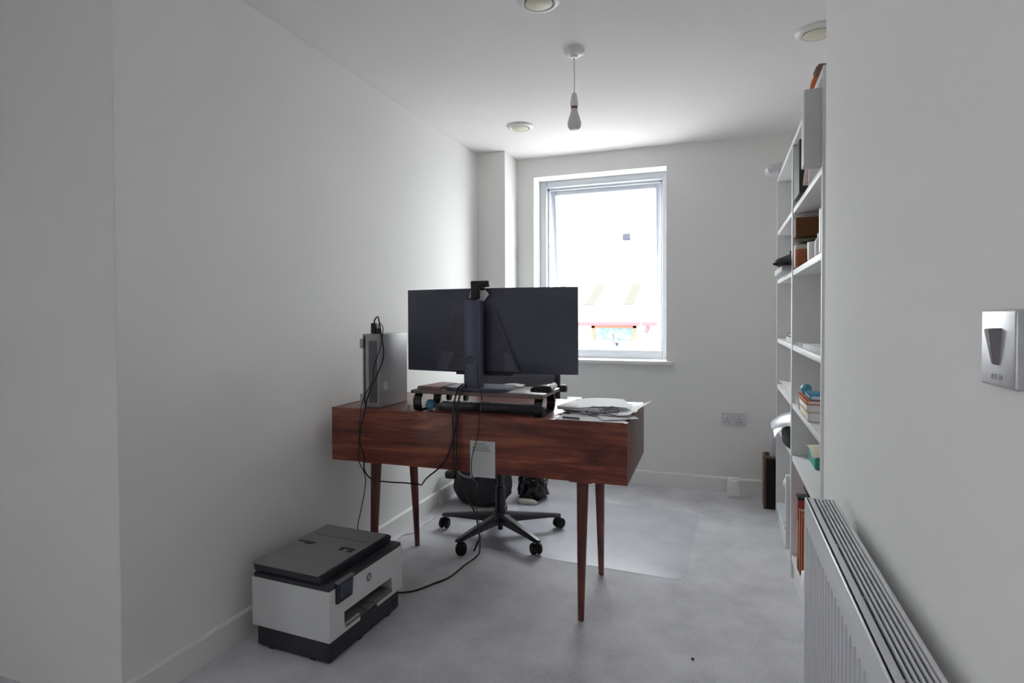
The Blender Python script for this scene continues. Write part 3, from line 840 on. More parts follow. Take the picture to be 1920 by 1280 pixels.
t.wpart('bag_body', MB().add(blob((-1.455, 3.44, 0.135), 0.175, 0.13, 0.15, 0.10, 3, 4, 0.003)), BAGM, ang=180)
t.wpart('front_pocket', MB().box(-1.405, -1.29, 3.275, 3.33, 0.10, 0.24, bev=0.015, seg=3), BAGM)
t.wpart('strap', MB().tube([(-1.575, 3.335, 0.27), (-1.56, 3.305, 0.215), (-1.50, 3.298, 0.195), (-1.44, 3.302, 0.205), (-1.41, 3.335, 0.28)], 0.008, 8), mat('grey_strap_webbing', (110, 112, 118), 0.6))
t.wpart('side_flap', MB().box(-1.67, -1.60, 3.31, 3.37, 0.165, 0.215, bev=0.015, seg=3), BAGM)
solo('bin_bag', 'crumpled glossy black plastic bag beside the holdall', 'plastic bag', MB().add(blob((-1.175, 3.63, 0.085), 0.082, 0.082, 0.095, 0.26, 11, 4, 0.003)), BINB, (-1.175, 3.63, 0), ang=20)
solo('crumpled_wrapper', 'small crumpled pale wrapper in front of the black plastic bag', 'wrapper', MB().add(blob((-1.17, 3.50, 0.014), 0.05, 0.022, 0.014, 0.5, 5, 3, 0.003)), mat('pale_wrapper', (206, 206, 196), 0.5, var=0.1, scale=70), (-1.17, 3.50, 0), ang=20)

# ------------------------------------------------------------------ printer on the floor
t = Thing('printer', 'white and charcoal inkjet printer on the carpet against the left wall', 'printer', (-1.430, 1.862, 0), R(-2.3))
u0, u1, v0, v1 = -0.175, 0.175, -0.225, 0.225
bt = MB().box(u0 + 0.012, u1 - 0.006, v0 + 0.006, v1 - 0.012, 0.003, 0.092, bev=0.012, seg=3)
base = t.part('paper_tray', bt, PRD)
o = obj('tray_seam', MB().box(u1 - 0.0065, u1 - 0.0052, 0.165, 0.167, 0.022, 0.08), BLACK, base, False)
for uu, vv in ((-0.10, v0 + 0.012), (0.09, v0 + 0.012), (0.152, -0.05), (0.152, 0.13)):
    t.part('foot', MB().box(uu - 0.012, uu + 0.012, vv, vv + 0.024, 0.0, 0.010, bev=0.002), RUBBER)
zb, zt = 0.082, 0.258
bd = MB()
fu = u1 - 0.085
bd.box(u0, fu, v0, v1, zb, zt)
bd.box(fu, u1, v0, v1, 0.156, zt)
bd.box(fu, u1, v0, -0.145, zb, 0.156)
bd.box(fu, u1, 0.150, v1, zb, 0.156)
bd.box(u1 - 0.012, u1, -0.145, -0.055, zb, 0.106)
bd.box(u1 - 0.012, u1, 0.055, 0.150, zb, 0.106)
t.part('body', bd, PRW, False)
t.part('output_slot', MB().box(fu - 0.001, fu + 0.002, -0.145, 0.150, zb + 0.004, 0.156), PRD, False)
tr = t.part('output_tray', MB().prism([(fu, 0.103), (u1 + 0.004, 0.099), (u1 + 0.006, 0.103), (fu, 0.111)], -0.140, 0.146, 'Y', bev=0.001), PRT)
obj('tray_stop', MB().box(u1 - 0.05, u1 + 0.012, 0.02, 0.135, 0.112, 0.117, bev=0.001).box(u1 - 0.045, u1 + 0.008, -0.02, 0.14, 0.106, 0.110, bev=0.001), PRT, tr)
t.part('collar', MB().box(u0 + 0.004, u1 - 0.003, v0 + 0.003, v1 - 0.003, zt - 0.001, zt + 0.014, bev=0.003), PRD)
lid = MB()
lid.prism([(u0 + 0.000, 0.271), (u1 - 0.045, 0.271), (u1 - 0.040, 0.284), (u1 - 0.036, 0.300), (u1 - 0.048, 0.303), (u0 - 0.004, 0.303), (u0 - 0.008, 0.290)], v0 + 0.012, v1 - 0.018, 'Y', bev=0.005)
t.part('scanner_lid', lid, PRD)
# grey document feeder cover, with the paper slot and two guides
ad = MB()
ad.prism([(u0 - 0.006, 0.302), (u1 - 0.052, 0.302), (u1 - 0.054, 0.306), (u1 - 0.062, 0.309), (u0 - 0.004, 0.309)], v0 + 0.006, v1 - 0.036, 'Y', bev=0.0015)
adf = t.part('feeder_cover', ad, PRG)
obj('cover_seam', MB().box(u0 + 0.03, u1 - 0.066, 0.085, 0.0875, 0.3088, 0.3096), PRD, adf, False)
g = MB().box(-0.165, -0.085, 0.000, 0.012, 0.3085, 0.3105).box(-0.125, -0.095, -0.012, 0.0005, 0.3085, 0.3105)
obj('paper_guide', g, PRD, adf, False)
g = MB().box(0.045, 0.105, 0.002, 0.012, 0.3085, 0.3105).box(0.045, 0.060, -0.016, 0.0025, 0.3085, 0.3105).box(0.085, 0.105, -0.018, 0.0025, 0.3085, 0.3108)
obj('paper_guide', g, PRD, adf, False)
PM = Matrix.Translation((u1, -0.150, 0.243)) @ Matrix.Rotation(R(4), 4, 'Y')
cp = t.part('control_panel', MB().box(-0.006, 0.012, -0.043, 0.043, -0.040, 0.036, bev=0.005, M=PM), PRD)
obj('touch_screen', MB().box(0.0115, 0.0128, -0.032, 0.034, -0.022, 0.028, bev=0.0005, M=PM), LCD, cp)
obj('panel_hood', MB().box(-0.004, 0.014, -0.045, 0.045, 0.034, 0.040, bev=0.002, M=PM), PRT, cp)
LM = Matrix.Translation((u1, 0.0, 0.219)) @ Matrix.Rotation(R(90), 4, 'Y') @ Matrix.Rotation(R(90), 4, 'Z')
hp_logo(LM, 0.0155, mat('emblem_grey', (92, 92, 94), 0.4, metal=0.5), PRW, t.e, None)

# ------------------------------------------------------------------ cables
t = Thing('power_cable', 'black cable looping from the tower\'s top down behind the desk and up again', 'cable', (-1.42, 2.11, 0.45))
t.wpart('sheath', MB().tube([(-1.422, 2.158, 1.170), (-1.419, 2.156, 1.192), (-1.393, 2.140, 1.205), (-1.367, 2.110, 1.185), (-1.357, 2.112, 1.123), (-1.347, 2.112, 1.055), (-1.355, 2.110, 1.010), (-1.385, 2.105, 0.941), (-1.420, 2.098, 0.860),
    (-1.430, 2.090, 0.800), (-1.451, 2.090, 0.722), (-1.454, 2.090, 0.664), (-1.434, 2.092, 0.608), (-1.440, 2.10, 0.550), (-1.440, 2.16, 0.492), (-1.42, 2.27, 0.452), (-1.36, 2.30, 0.446), (-1.289, 2.30, 0.446), (-1.245, 2.25, 0.462), (-1.15, 2.12, 0.535),
    (-1.056, 2.103, 0.617), (-1.016, 2.104, 0.728), (-1.006, 2.105, 0.805), (-1.002, 2.112, 0.835)], 0.0033, 8), CABLE)
t.wpart('plug', MB().box(-1.434, -1.410, 2.146, 2.170, 1.1315, 1.178, bev=0.004), BLACK)
t = Thing('printer_cable', 'thin black cable dropping past the desk\'s left leg to the printer', 'cable', (-1.41, 2.16, 0.3))
t.wpart('sheath', MB().tube([(-1.395, 2.150, 1.150), (-1.392, 2.145, 1.172), (-1.378, 2.140, 1.175), (-1.364, 2.135, 1.150), (-1.368, 2.122, 1.08), (-1.400, 2.118, 0.99), (-1.404, 2.112, 0.93), (-1.440, 2.094, 0.85),
    (-1.448, 2.082, 0.76), (-1.452, 2.080, 0.648), (-1.454, 2.080, 0.593), (-1.432, 2.090, 0.535), (-1.429, 2.09, 0.485), (-1.448, 2.09, 0.392), (-1.475, 2.10, 0.310), (-1.482, 2.112, 0.27), (-1.485, 2.118, 0.20)], 0.002, 8), CABLE)
t.wpart('plug', MB().box(-1.402, -1.390, 2.146, 2.158, 1.1315, 1.155, bev=0.002), BLACK)
t = Thing('mains_lead', 'thick black lead running down the desk front and across the carpet to the printer', 'cable', (-1.0, 2.09, 0))
t.wpart('sheath', MB().tube([(-0.993, 2.178, 0.922), (-0.992, 2.128, 0.912), (-0.994, 2.110, 0.88), (-0.997, 2.098, 0.827), (-1.000, 2.092, 0.719), (-1.000, 2.092, 0.608), (-1.02, 2.14, 0.55), (-1.086, 2.30, 0.49), (-1.064, 2.32, 0.415), (-1.039, 2.36, 0.327), (-1.045, 2.42, 0.22),
    (-1.11, 2.58, 0.06), (-1.150, 2.62, 0.006), (-1.165, 2.52, 0.0045), (-1.176, 2.385, 0.0045), (-1.215, 2.30, 0.0045), (-1.260, 2.215, 0.0045), (-1.32, 2.15, 0.012)], 0.0042, 8), CABLE)
b = MB().tube([(-1.010, 2.178, 0.922), (-1.010, 2.124, 0.905), (-1.016, 2.096, 0.82), (-1.012, 2.090, 0.70), (-1.014, 2.090, 0.60), (-1.03, 2.105, 0.55), (-1.06, 2.22, 0.556)], 0.0038, 8)
solo('monitor_lead', 'black lead beside the thick one, ending under the desk', 'cable', b, CABLE, (-1.01, 2.09, 0.55))
t = Thing('charging_cable', 'thin dark cable hanging over the printed label with a loose plug end', 'cable', (-0.91, 2.1, 0.1))
t.wpart('sheath', MB().tube([(-0.945, 2.183, 1.005), (-0.93, 2.15, 0.94), (-0.903, 2.125, 0.88), (-0.902, 2.098, 0.80), (-0.908, 2.096, 0.735), (-0.934, 2.094, 0.638), (-0.932, 2.096, 0.563), (-1.0, 2.30, 0.48), (-1.075, 2.45, 0.39), (-1.066, 2.45, 0.296), (-1.045, 2.45, 0.199), (-1.061, 2.45, 0.159)], 0.0019, 8), CABLE)
t.wpart('plug', MB().cyl((-1.061, 2.45, 0.162), (-1.084, 2.45, 0.112), 0.0055, 0.0045, 12, 0.001), BLACK)
b = MB().tube([(-1.680, 3.27, 0.18), (-1.678, 3.265, 0.14), (-1.674, 3.255, 0.08), (-1.655, 3.22, 0.016), (-1.63, 3.13, 0.0045), (-1.617, 3.043, 0.0045), (-1.618, 2.921, 0.0045), (-1.611, 2.812, 0.0045), (-1.650, 2.755, 0.0045), (-1.645, 2.66, 0.0045), (-1.62, 2.5, 0.0045), (-1.56, 2.25, 0.0045)], 0.0036, 8)
solo('white_cable', 'white cable trailing along the left baseboard behind the desk legs', 'cable', b, WCABLE, (-1.63, 2.9, 0))
solo('crumb', 'tiny dark speck on the carpet in front of the desk', 'speck', MB().ball((-0.093, 2.095, 0.004), 0.006, (1, 0.8, 0.6), 10), BLACK, (-0.093, 2.095, 0))

# ------------------------------------------------------------------ radiator, switch
t = Thing('radiator', 'white panel radiator with top grille on the right wall', 'radiator', (0.231, 1.08, 0.15))
rx0, rx1, ry0, ry1, rz0, rz1 = 0.196, 0.268, 0.52, 1.606, 0.15, 0.75
RD = 0.009
zr = rz1 - 0.062
t.wpart('front_panel', MB().box(rx0 + RD, rx0 + 0.0105, ry0, ry1, rz0, rz1 - 0.004), RADW, False)
t.wpart('top_margin', MB().box(rx0, rx0 + 0.0102, ry0, ry1, zr, rz1, bev=0.0032, seg=3), RADW)
t.wpart('bottom_margin', MB().box(rx0, rx0 + 0.0102, ry0, ry1, rz0, rz0 + 0.035, bev=0.002), RADW)
t.wpart('end_margin', MB().box(rx0, rx0 + 0.0102, ry1 - 0.019, ry1, rz0 + 0.034, zr + 0.001, bev=0.002), RADW)
t.wpart('back_panel', MB().box(rx1 - 0.010, rx1, ry0, ry1, rz0, rz1 - 0.002, bev=0.004), RADW)
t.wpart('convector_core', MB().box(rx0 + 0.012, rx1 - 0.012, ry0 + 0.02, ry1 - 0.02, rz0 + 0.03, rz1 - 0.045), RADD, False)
for y in (ry0, ry1 - 0.004):
    t.wpart('end_panel', MB().box(rx0 + 0.002, rx1 - 0.002, y, y + 0.004, rz0 + 0.01, rz1 - 0.001, bev=0.001), RADW)
# pressed vertical ribs with rounded ends
pit = 0.0333
hw, ar = 0.0038, pit / 2 - 0.0038
pl = [(hw, rz0 + 0.034), (hw, zr - ar)] + [(pit / 2 - ar * math.cos(R(a_)), zr - ar + ar * math.sin(R(a_))) for a_ in (15, 30, 45, 60, 75, 90)]
pl[-1] = (pit / 2, zr + 0.0005)
pl = pl + [(-y_, z_) for y_, z_ in reversed(pl)]
rmb = MB().prism(pl, 0.0006, RD + 0.001, 'X')
rib = rmb.bm
rm = bpy.data.meshes.new('rib'); rib.to_mesh(rm); rib.free(); rm.materials.append(RADW); rm.shade_smooth(); rm.set_sharp_from_angle(angle=R(50))
k = 0
y = ry1 - 0.019 - pit / 2
while y > ry0 + 0.02:
    o = bpy.data.objects.new('rib', rm); COL.objects.link(o); o.parent = t.e
    o.location = (rx0 - 0.231, y - 1.08, -0.15)
    y -= pit
gb = MB().box(rx0 + 0.001, rx0 + 0.020, ry0 + 0.004, ry1 - 0.004, rz1 - 0.010, rz1, bev=0.003)
t.wpart('grille_edge', gb, RADW)
t.wpart('grille_edge', MB().box(rx1 - 0.010, rx1 - 0.002, ry0 + 0.004, ry1 - 0.004, rz1 - 0.010, rz1, bev=0.003), RADW)
for k in range(5):
    x = rx0 + 0.0268 + k * 0.0078
    t.wpart('grille_slat', MB().box(x - 0.0021, x + 0.0021, ry0 + 0.004, ry1 - 0.004, rz1 - 0.008, rz1 - 0.0008, bev=0.0014), RADW)
for y in (0.62, 0.85, 1.08, 1.31, 1.50):
    t.wpart('cross_tie', MB().box(rx0 + 0.015, rx1 - 0.006, y - 0.002, y + 0.002, rz1 - 0.012, rz1 - 0.0075), RADW, False)
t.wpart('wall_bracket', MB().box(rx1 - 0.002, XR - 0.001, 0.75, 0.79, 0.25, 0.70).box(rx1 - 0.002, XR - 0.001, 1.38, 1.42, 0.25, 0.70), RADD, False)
t.wpart('pipe_tail', MB().cyl((0.232, ry1 - 0.03, 0.0), (0.232, ry1 - 0.03, rz0 + 0.01), 0.0075), STEELSW)

t = Thing('light_switch', 'brushed steel light switch with one tapered rocker on the right wall', 'switch', (XR, 0.777, 1.168))
b = MB().box(XR - 0.011, XR, 0.734, 0.820, 1.126, 1.211, bev=0.0035, seg=3)
t.wpart('plate', b, STEELSW)
zc = 1.172
poly = [(0.777 - 0.0125, zc + 0.019), (0.777 + 0.0125, zc + 0.019), (0.777 + 0.006, zc - 0.022), (0.777 - 0.006, zc - 0.022)]
bm_ = bmesh.new()
A = [bm_.verts.new((XR - 0.0105, y, z)) for y, z in poly]
Bv = [bm_.verts.new((XR - 0.0105 - dd, (y - 0.0006 if y > 0.777 else 0.777 + (y - 0.777) * 0.1), z - (0.0015 if z > zc else -0.001))) for (y, z), dd in zip(poly, (0.009, 0.009, 0.004, 0.004))]
bm_.faces.new(A); bm_.faces.new(Bv[::-1])
for i in range(4): bm_.faces.new((A[i], Bv[i], Bv[(i + 1) % 4], A[(i + 1) % 4]))
bmesh.ops.recalc_face_normals(bm_, faces=bm_.faces)
bmesh.ops.bevel(bm_, geom=bm_.edges[:], offset=0.0008, segments=2, affect='EDGES')
t.wpart('rocker', MB().add(bm_), ROCK)
text_obj('engraved_text', 'ACE 1A', 0.0085, 0.0001, mat('engraving_grey', (140, 140, 145), 0.5, metal=0.5), t.e, (-0.0113, 0.0, 1.1345 - 1.168), (R(90), 0, R(-90)), 'CENTER')

# sockets and plug-in box on the back wall
t = Thing('wall_socket', 'white double wall socket on the back wall right of the window', 'socket', (0.075, YB, 0.497))
t.wpart('plate', MB().box(0.0, 0.148, YB - 0.012, YB, 0.454, 0.540, bev=0.003), mat('socket_plate_plastic', (206, 206, 212), 0.4, var=0.015))
DKS = col_mat('socket_slot_grey', (92, 92, 96))
for xo in (0.037, 0.111):
    b = MB().box(xo - 0.002, xo + 0.002, YB - 0.0128, YB - 0.0115, 0.497, 0.506)
    b.box(xo - 0.014, xo - 0.007, YB - 0.0128, YB - 0.0115, 0.477, 0.483).box(xo + 0.007, xo + 0.014, YB - 0.0128, YB - 0.0115, 0.477, 0.483)
    t.wpart('socket_holes', b, DKS, False)
    t.wpart('rocker', MB().box(xo - 0.022 if xo < 0.07 else xo + 0.012, xo - 0.012 if xo < 0.07 else xo + 0.022, YB - 0.016, YB - 0.011, 0.508, 0.528, bev=0.001), WPL)
t = Thing('air_monitor', 'small white box standing on the carpet by the back baseboard', 'box', (0.078, 4.09, 0))
t.wpart('body', MB().box(0.036, 0.120, 4.05, 4.10, 0.012, 0.122, bev=0.008, seg=3), WPL)
t.wpart('base', MB().box(0.044, 0.126, 4.055, 4.13, 0.0, 0.012, bev=0.002), WPL)
t.wpart('top_cap', MB().box(0.040, 0.116, 4.054, 4.096, 0.120, 0.130, bev=0.003), WPL)

# ------------------------------------------------------------------ bookcases
SZ = [0.105, 0.565, 0.805, 1.070, 1.410, 1.690]
BX0, BX1 = 0.300, 0.585


def bookcase(y0, y1, label, extra=0.0):
    t = Thing('bookcase', label, 'bookcase', ((BX0 + BX1) / 2, (y0 + y1) / 2, 0), 0, 'white open bookcases')
    th = 0.016
    for y in (y0, y1 - th):
        t.wpart('side_panel', MB().box(BX0, BX1, y, y + th, 0, 2.0, bev=0.001), SHELFW)
    for z in SZ:
        t.wpart('shelf', MB().box(BX0 + 0.004, BX1 - 0.006, y0 + th, y1 - th, z - 0.024, z, bev=0.0012), SHELFW)
    t.wpart('top_board', MB().box(BX0 + 0.001, BX1 - 0.006, y0 + th, y1 - th, 1.976, 2.0, bev=0.0012), SHELFW)
    t.wpart('back_board', MB().box(BX1 - 0.006, BX1, y0 + th, y1 - th, 0.06, 1.99), SHELFB, False)
    t.wpart('plinth', MB().box(BX0 + 0.012, BX0 + 0.026, y0 + th, y1 - th, 0, 0.081), SHELFW, False)


NY0, NY1, FY0, FY1 = 2.078, 2.930, 2.932, 3.700
bookcase(NY0, NY1, 'white open bookcase nearest the radiator, half hidden by the wall corner')
bookcase(FY0, FY1, 'white open bookcase nearest the window wall')


def bx(name, label, cat, x0, x1, y0, y1, z0, z1, m, bev=0.002, rz=0.0, group=None):
    z0 += 0.0008; z1 += 0.0008
    b = MB().box(x0, x1, y0, y1, z0, z1, bev=bev)
    if rz:
        bmesh.ops.transform(b.bm, matrix=rot_about(((x0 + x1) / 2, (y0 + y1) / 2, z0), rz), verts=b.bm.verts)
    return solo(name, label, cat, b, m, ((x0 + x1) / 2, (y0 + y1) / 2, z0), group)


def book(name, label, x0, x1, y0, y1, z0, z1, cm, spine='y', group=None, rz=0.0):
    """hardback lying (spine='flat') or standing: cover boards plus a paler page block"""
    z0 += 0.0008; z1 += 0.0006
    c = ((x0 + x1) / 2, (y0 + y1) / 2, z0)
    t = Thing(name, label, 'book', c, rz, group)
    X0, X1, Y0, Y1, Z1 = x0 - c[0], x1 - c[0], y0 - c[1], y1 - c[1], z1 - z0
    b = MB()
    if spine == 'flat':       # lying, spine towards -X
        b.box(X0, X1, Y0, Y1, 0, 0.003, bev=0.0006).box(X0, X1, Y0, Y1, Z1 - 0.003, Z1, bev=0.0006).box(X0, X0 + 0.003, Y0, Y1, 0, Z1, bev=0.0006)
        t.part('cover', b, cm)
        t.part('pages', MB().box(X0 + 0.003, X1 - 0.004, Y0 + 0.004, Y1 - 0.004, 0.003, Z1 - 0.003), PAPER, False)
    else:                     # standing, spine towards -X
        b.box(X0, X1, Y0, Y0 + 0.003, 0, Z1, bev=0.0006).box(X0, X1, Y1 - 0.003, Y1, 0, Z1, bev=0.0006).box(X0, X0 + 0.003, Y0, Y1, 0, Z1, bev=0.0006)
        t.part('cover', b, cm)
        t.part('pages', MB().box(X0 + 0.003, X1 - 0.004, Y0 + 0.003, Y1 - 0.003, 0.003, Z1 - 0.004), PAPER, False)
    return t


RED = col_mat('red_cloth_cover', (176, 62, 62)); ORG = col_mat('orange_cover', (206, 104, 52)); BLU = col_mat('blue_cover', (52, 136, 172))
TEAL = col_mat('teal_plastic', (56, 150, 140)); CRM = col_mat('cream_cover', (222, 214, 194), var=0.03); TAN = col_mat('tan_cover', (176, 128, 92))
DGR = col_mat('dark_green_grey', (52, 58, 54)); PINK = col_mat('pale_pink_cover', (226, 200, 188), var=0.04); BRN = col_mat('brown_board', (104, 62, 28), 0.7)
LGB = col_mat('light_grey_card', (196, 197, 198), 0.6, var=0.02)

# near bookcase, from the top down
bx('storage_box', 'slim pale grey card box jutting out at the top of the near bookcase', 'box', 0.249, 0.560, 2.10, 2.165, 1.692, 1.937, LGB, 0.003)
bx('dark_box', 'dark green box standing behind the slim pale grey one', 'box', 0.287, 0.560, 2.56, 2.75, 1.690, 1.905, DGR, 0.003)
t = Thing('paperback', 'pale pink book leaning on the top shelf of the near bookcase', 'book', (0.306, 2.50, 1.703))
lean = Matrix.Translation((0, 0, 0.009)) @ Matrix.Rotation(R(-24), 4, 'X') @ Matrix.Rotation(R(8), 4, 'Y')
t.part('cover', MB().box(-0.012, 0.14, -0.010, 0.010, 0.0, 0.062, bev=0.001, M=lean), PINK)
t.part('pages', MB().box(-0.009, 0.138, -0.0075, 0.0075, 0.003, 0.0635, M=lean), PAPER, False)
bx('white_notepad', 'narrow white notepad standing beside the pale pink book', 'notepad', 0.304, 0.42, 2.42, 2.43, 1.690, 1.765, PAPER, 0.001)
bx('low_box', 'low dark box under the brown one in the near bookcase', 'box', 0.312, 0.570, 2.80, 2.910, 1.410, 1.518, col_mat('dark_brown_card', (74, 54, 42), 0.8, 0.2, scale=30), 0.003)
b = MB().add(blob((0.43, 2.850, 1.533), 0.10, 0.04, 0.011, 0.35, 17, 3, 1.5195))
solo('mottled_scarf', 'mottled green-grey folded scarf between the two brown boxes', 'scarf', b, col_mat('mottled_scarf_wool', (108, 108, 84), 0.9, 0.5, scale=45), (0.44, 2.855, 1.519))
bx('leather_box', 'plain warm brown box on top of the mottled scarf', 'box', 0.304, 0.560, 2.82, 2.905, 1.549, 1.634, BRN, 0.003)
t = Thing('storage_tin', 'small round orange-brown tin in front of the low dark box', 'tin', (0.322, 2.762, 1.4108))
t.part('tin_body', MB().lathe([(0, 0), (0.029, 0), (0.030, 0.004), (0.030, 0.078), (0, 0.078)], seg=32), col_mat('orange_brown_tin', (158, 78, 38), 0.4, 0.25, scale=30))
t.part('lid', MB().lathe([(0.031, 0.076), (0.031, 0.092), (0.029, 0.095), (0, 0.095)], seg=32), col_mat('pale_tin_lid', (196, 192, 178)))
t = Thing('mug', 'white mug on the shelf right of the orange-brown tin', 'mug', (0.355, 2.58, 1.4108))
t.part('cup', MB().lathe([(0, 0), (0.030, 0), (0.034, 0.006), (0.035, 0.085), (0.032, 0.085), (0.031, 0.008), (0, 0.008)], seg=28), WPL)
t.part('handle', MB().tube([(0.010, 0.033, 0.070), (0.014, 0.052, 0.066), (0.015, 0.058, 0.045), (0.014, 0.050, 0.024), (0.010, 0.032, 0.018)], 0.0042, 8), WPL)
b = MB().lathe([(0, 0), (0.016, 0), (0.019, 0.006), (0.019, 0.062), (0.011, 0.074), (0.011, 0.088), (0, 0.088)], (0.332, 2.33, 1.4108), 24)
solo('white_bottle', 'small white bottle on the shelf between the mug and the white file', 'bottle', b, WPL, (0.332, 2.33, 1.4108))
bx('white_box_file', 'tall white file by the near upright of the near bookcase', 'box file', 0.301, 0.52, 2.12, 2.15, 1.410, 1.555, SHELFW, 0.002)
bx('paper_stack', 'flat stack of grey papers on the middle shelf of the near bookcase', 'papers', 0.315, 0.52, 2.22, 2.60, 1.070, 1.090, PAPERG, 0.001, R(2))
b = MB().sheet(lambda u, v_: Vector((0.306 + 0.13 * u, 2.66 + 0.20 * v_, 1.0712 + 0.018 * math.sin(3 * v_) * (1 - u))), 6, 8, 0.0008)
solo('white_letter', 'bright white letter curling at the front of the middle shelf', 'paper', b, PAPER, (0.38, 2.76, 1.0705))
IV = mat('ivory_cover', (232, 226, 210), 0.6, var=0.03)
book('hardback_book', 'bottom cream book of the lying pile under the orange book', 0.303, 0.50, 2.40, 2.63, 0.805, 0.840, CRM, 'flat')
book('hardback_book', 'upper ivory book, directly under the orange book', 0.301, 0.50, 2.41, 2.64, 0.841, 0.867, IV, 'flat')
book('hardback_book', 'orange book between the blue one and the cream pile', 0.300, 0.50, 2.41, 2.66, 0.868, 0.884, ORG, 'flat')
book('hardback_book', 'blue book topmost of the lying pile in the near bookcase', 0.312, 0.50, 2.41, 2.56, 0.885, 0.904, BLU, 'flat')
t = Thing('toy_globe', 'small blue and white ball resting on the orange book', 'ball', (0.322, 2.605, 0.8852))
t.part('sphere', MB().ball((0, 0, 0.021), 0.021), col_mat('blue_white_globe', (96, 176, 204), 0.25, 0.35, scale=25))
t.part('base_ring', MB().lathe([(0.009, 0.0), (0.014, 0.0), (0.014, 0.004), (0.009, 0.004)], seg=20), BLU)
b = MB().sheet(lambda u, v_: Vector((0.303 + 0.08 * u, 2.68 + 0.14 * v_, 0.8065 + 0.050 * (1 - u) * math.sin(3.0 * v_))), 6, 8, 0.0008)
solo('white_flyer', 'bent white flyer beside the cream books near the middle upright', 'paper', b, PAPER, (0.34, 2.75, 0.806))
bx('teal_box', 'teal plastic box on the lower shelf of the near bookcase', 'box', 0.362, 0.55, 2.66, 2.86, 0.565, 0.618, TEAL, 0.006)
b = MB().sheet(lambda u, v_: Vector((0.345 + 0.15 * u, 2.60 + 0.22 * v_, 0.628 + 0.022 * math.sin(3 * v_) + 0.02 * u)), 6, 8, 0.001)
solo('cream_envelope', 'cream envelope bulging over the teal box', 'envelope', b, CRM, (0.42, 2.71, 0.625))
ys = 2.735
for lab_, cm, hh, dd, w in (('tall red book with a tan band, standing nearest the middle upright', RED, 0.306, 0.310, 0.036),
                            ('orange-brown book standing second from the middle upright', TAN, 0.275, 0.312, 0.030),
                            ('orange book standing third from the middle upright', ORG, 0.265, 0.316, 0.026),
                            ('dull red book standing fourth from the middle upright', col_mat('brick_red_cover', (150, 70, 60)), 0.28, 0.32, 0.032)):
    bt_ = book('standing_book', lab_ + ', bottom shelf', dd, 0.53, ys, ys + w, SZ[0], SZ[0] + hh, cm, 'y')
    if cm is RED:
        bt_.part('spine_band', MB().box(dd - (dd + 0.53) / 2 - 0.0008, dd - (dd + 0.53) / 2 + 0.001, -w / 2, w / 2, 0.055, 0.215), TAN, False, 'tan band round the spine')
        bt_.part('front_panel', MB().box(dd - (dd + 0.53) / 2, 0.09, -w / 2 - 0.0008, -w / 2 + 0.0005, 0.055, 0.215), TAN, False, 'tan panel on the cover')
    ys -= 0.041
bx('dark_folder', 'thin black folder lying on the tall red book', 'folder', 0.306, 0.52, 2.72, 2.785, SZ[0] + 0.309, SZ[0] + 0.322, BLACK, 0.003)
bx('black_case', 'black case tucked above the standing books under the shelf', 'case', 0.345, 0.52, 2.73, 2.86, SZ[0] + 0.324, SZ[0] + 0.365, BLACK, 0.003)
t = Thing('folded_cloth', 'folded white and red cloth in front of the standing books', 'cloth', (0.318, 2.545, SZ[0] + 0.0008))
t.part('white_fold', MB().add(blob((0, 0, 0.035), 0.014, 0.05, 0.035, 0.25, 8, 3, 0.001)), PAPER, ang=180)
t.part('red_fold', MB().box(-0.014, 0.012, -0.10, -0.045, 0.0, 0.045, bev=0.008, seg=3), RED)
# on top of the near bookcase
t = Thing('craft_ornament', 'orange and brown ornament on top of the near bookcase', 'ornament', (0.328, 2.30, 2.0006))
t.part('orange_base', MB().lathe([(0, 0), (0.024, 0), (0.026, 0.008), (0.020, 0.035), (0.016, 0.042), (0, 0.042)], (-0.012, 0.0, 0), seg=24), ORG)
t.part('brown_top', MB().add(blob((0.004, 0, 0.060), 0.026, 0.03, 0.022, 0.3, 21, 3, 0.03)), col_mat('tan_brown_felt', (140, 112, 92), 0.9), ang=180)
t = Thing('small_figurine', 'tiny cream ornament on the far end of the bookcase top', 'ornament', (0.320, 2.72, 2.0006))
t.part('figure_body', MB().lathe([(0, 0), (0.014, 0), (0.016, 0.02), (0.010, 0.045), (0, 0.047)], seg=20), CRM)
t.part('figure_head', MB().ball((0, 0, 0.055), 0.012), PINK)

# far bookcase
b = MB().add(blob((0.275, 3.60, 2.026), 0.036, 0.06, 0.025, 0.35, 31, 4, 2.0008))  # small crumpled white lump at the far bookcase top
solo('white_top_lump', 'crumpled translucent white lump overhanging the far bookcase top', 'plastic bag', b, mat('translucent_white_film', (232, 232, 234), 0.35, var=0.03, trans=0.35), (0.275, 3.60, 2.0), ang=20)
bx('magazine', 'thin stack of pale magazines under the dark shoe', 'magazines', 0.262, 0.50, 2.97, 3.36, 1.410, 1.436, PAPERG, 0.002)
t = Thing('shoe', 'dark grey shoe on the pale magazines in the far bookcase', 'shoe', (0.312, 3.16, 1.4375), R(76))
sh = bmesh.new(); secs = []
for y, w, z1_, in ((-0.25, 0.018, 0.022), (-0.20, 0.034, 0.036), (-0.10, 0.040, 0.050), (0.0, 0.038, 0.066), (0.07, 0.036, 0.078), (0.12, 0.030, 0.080), (0.14, 0.016, 0.074)):
    secs.append([sh.verts.new((y, w * math.cos(a), max(0.0, z1_ * 0.5 + z1_ * 0.5 * math.sin(a)))) for a in [2 * math.pi * k / 12 for k in range(12)]])
for A, B in zip(secs, secs[1:]):
    for i in range(12): sh.faces.new((A[i], A[(i + 1) % 12], B[(i + 1) % 12], B[i]))
sh.faces.new(secs[0]); sh.faces.new(secs[-1][::-1])
bmesh.ops.recalc_face_normals(sh, faces=sh.faces)
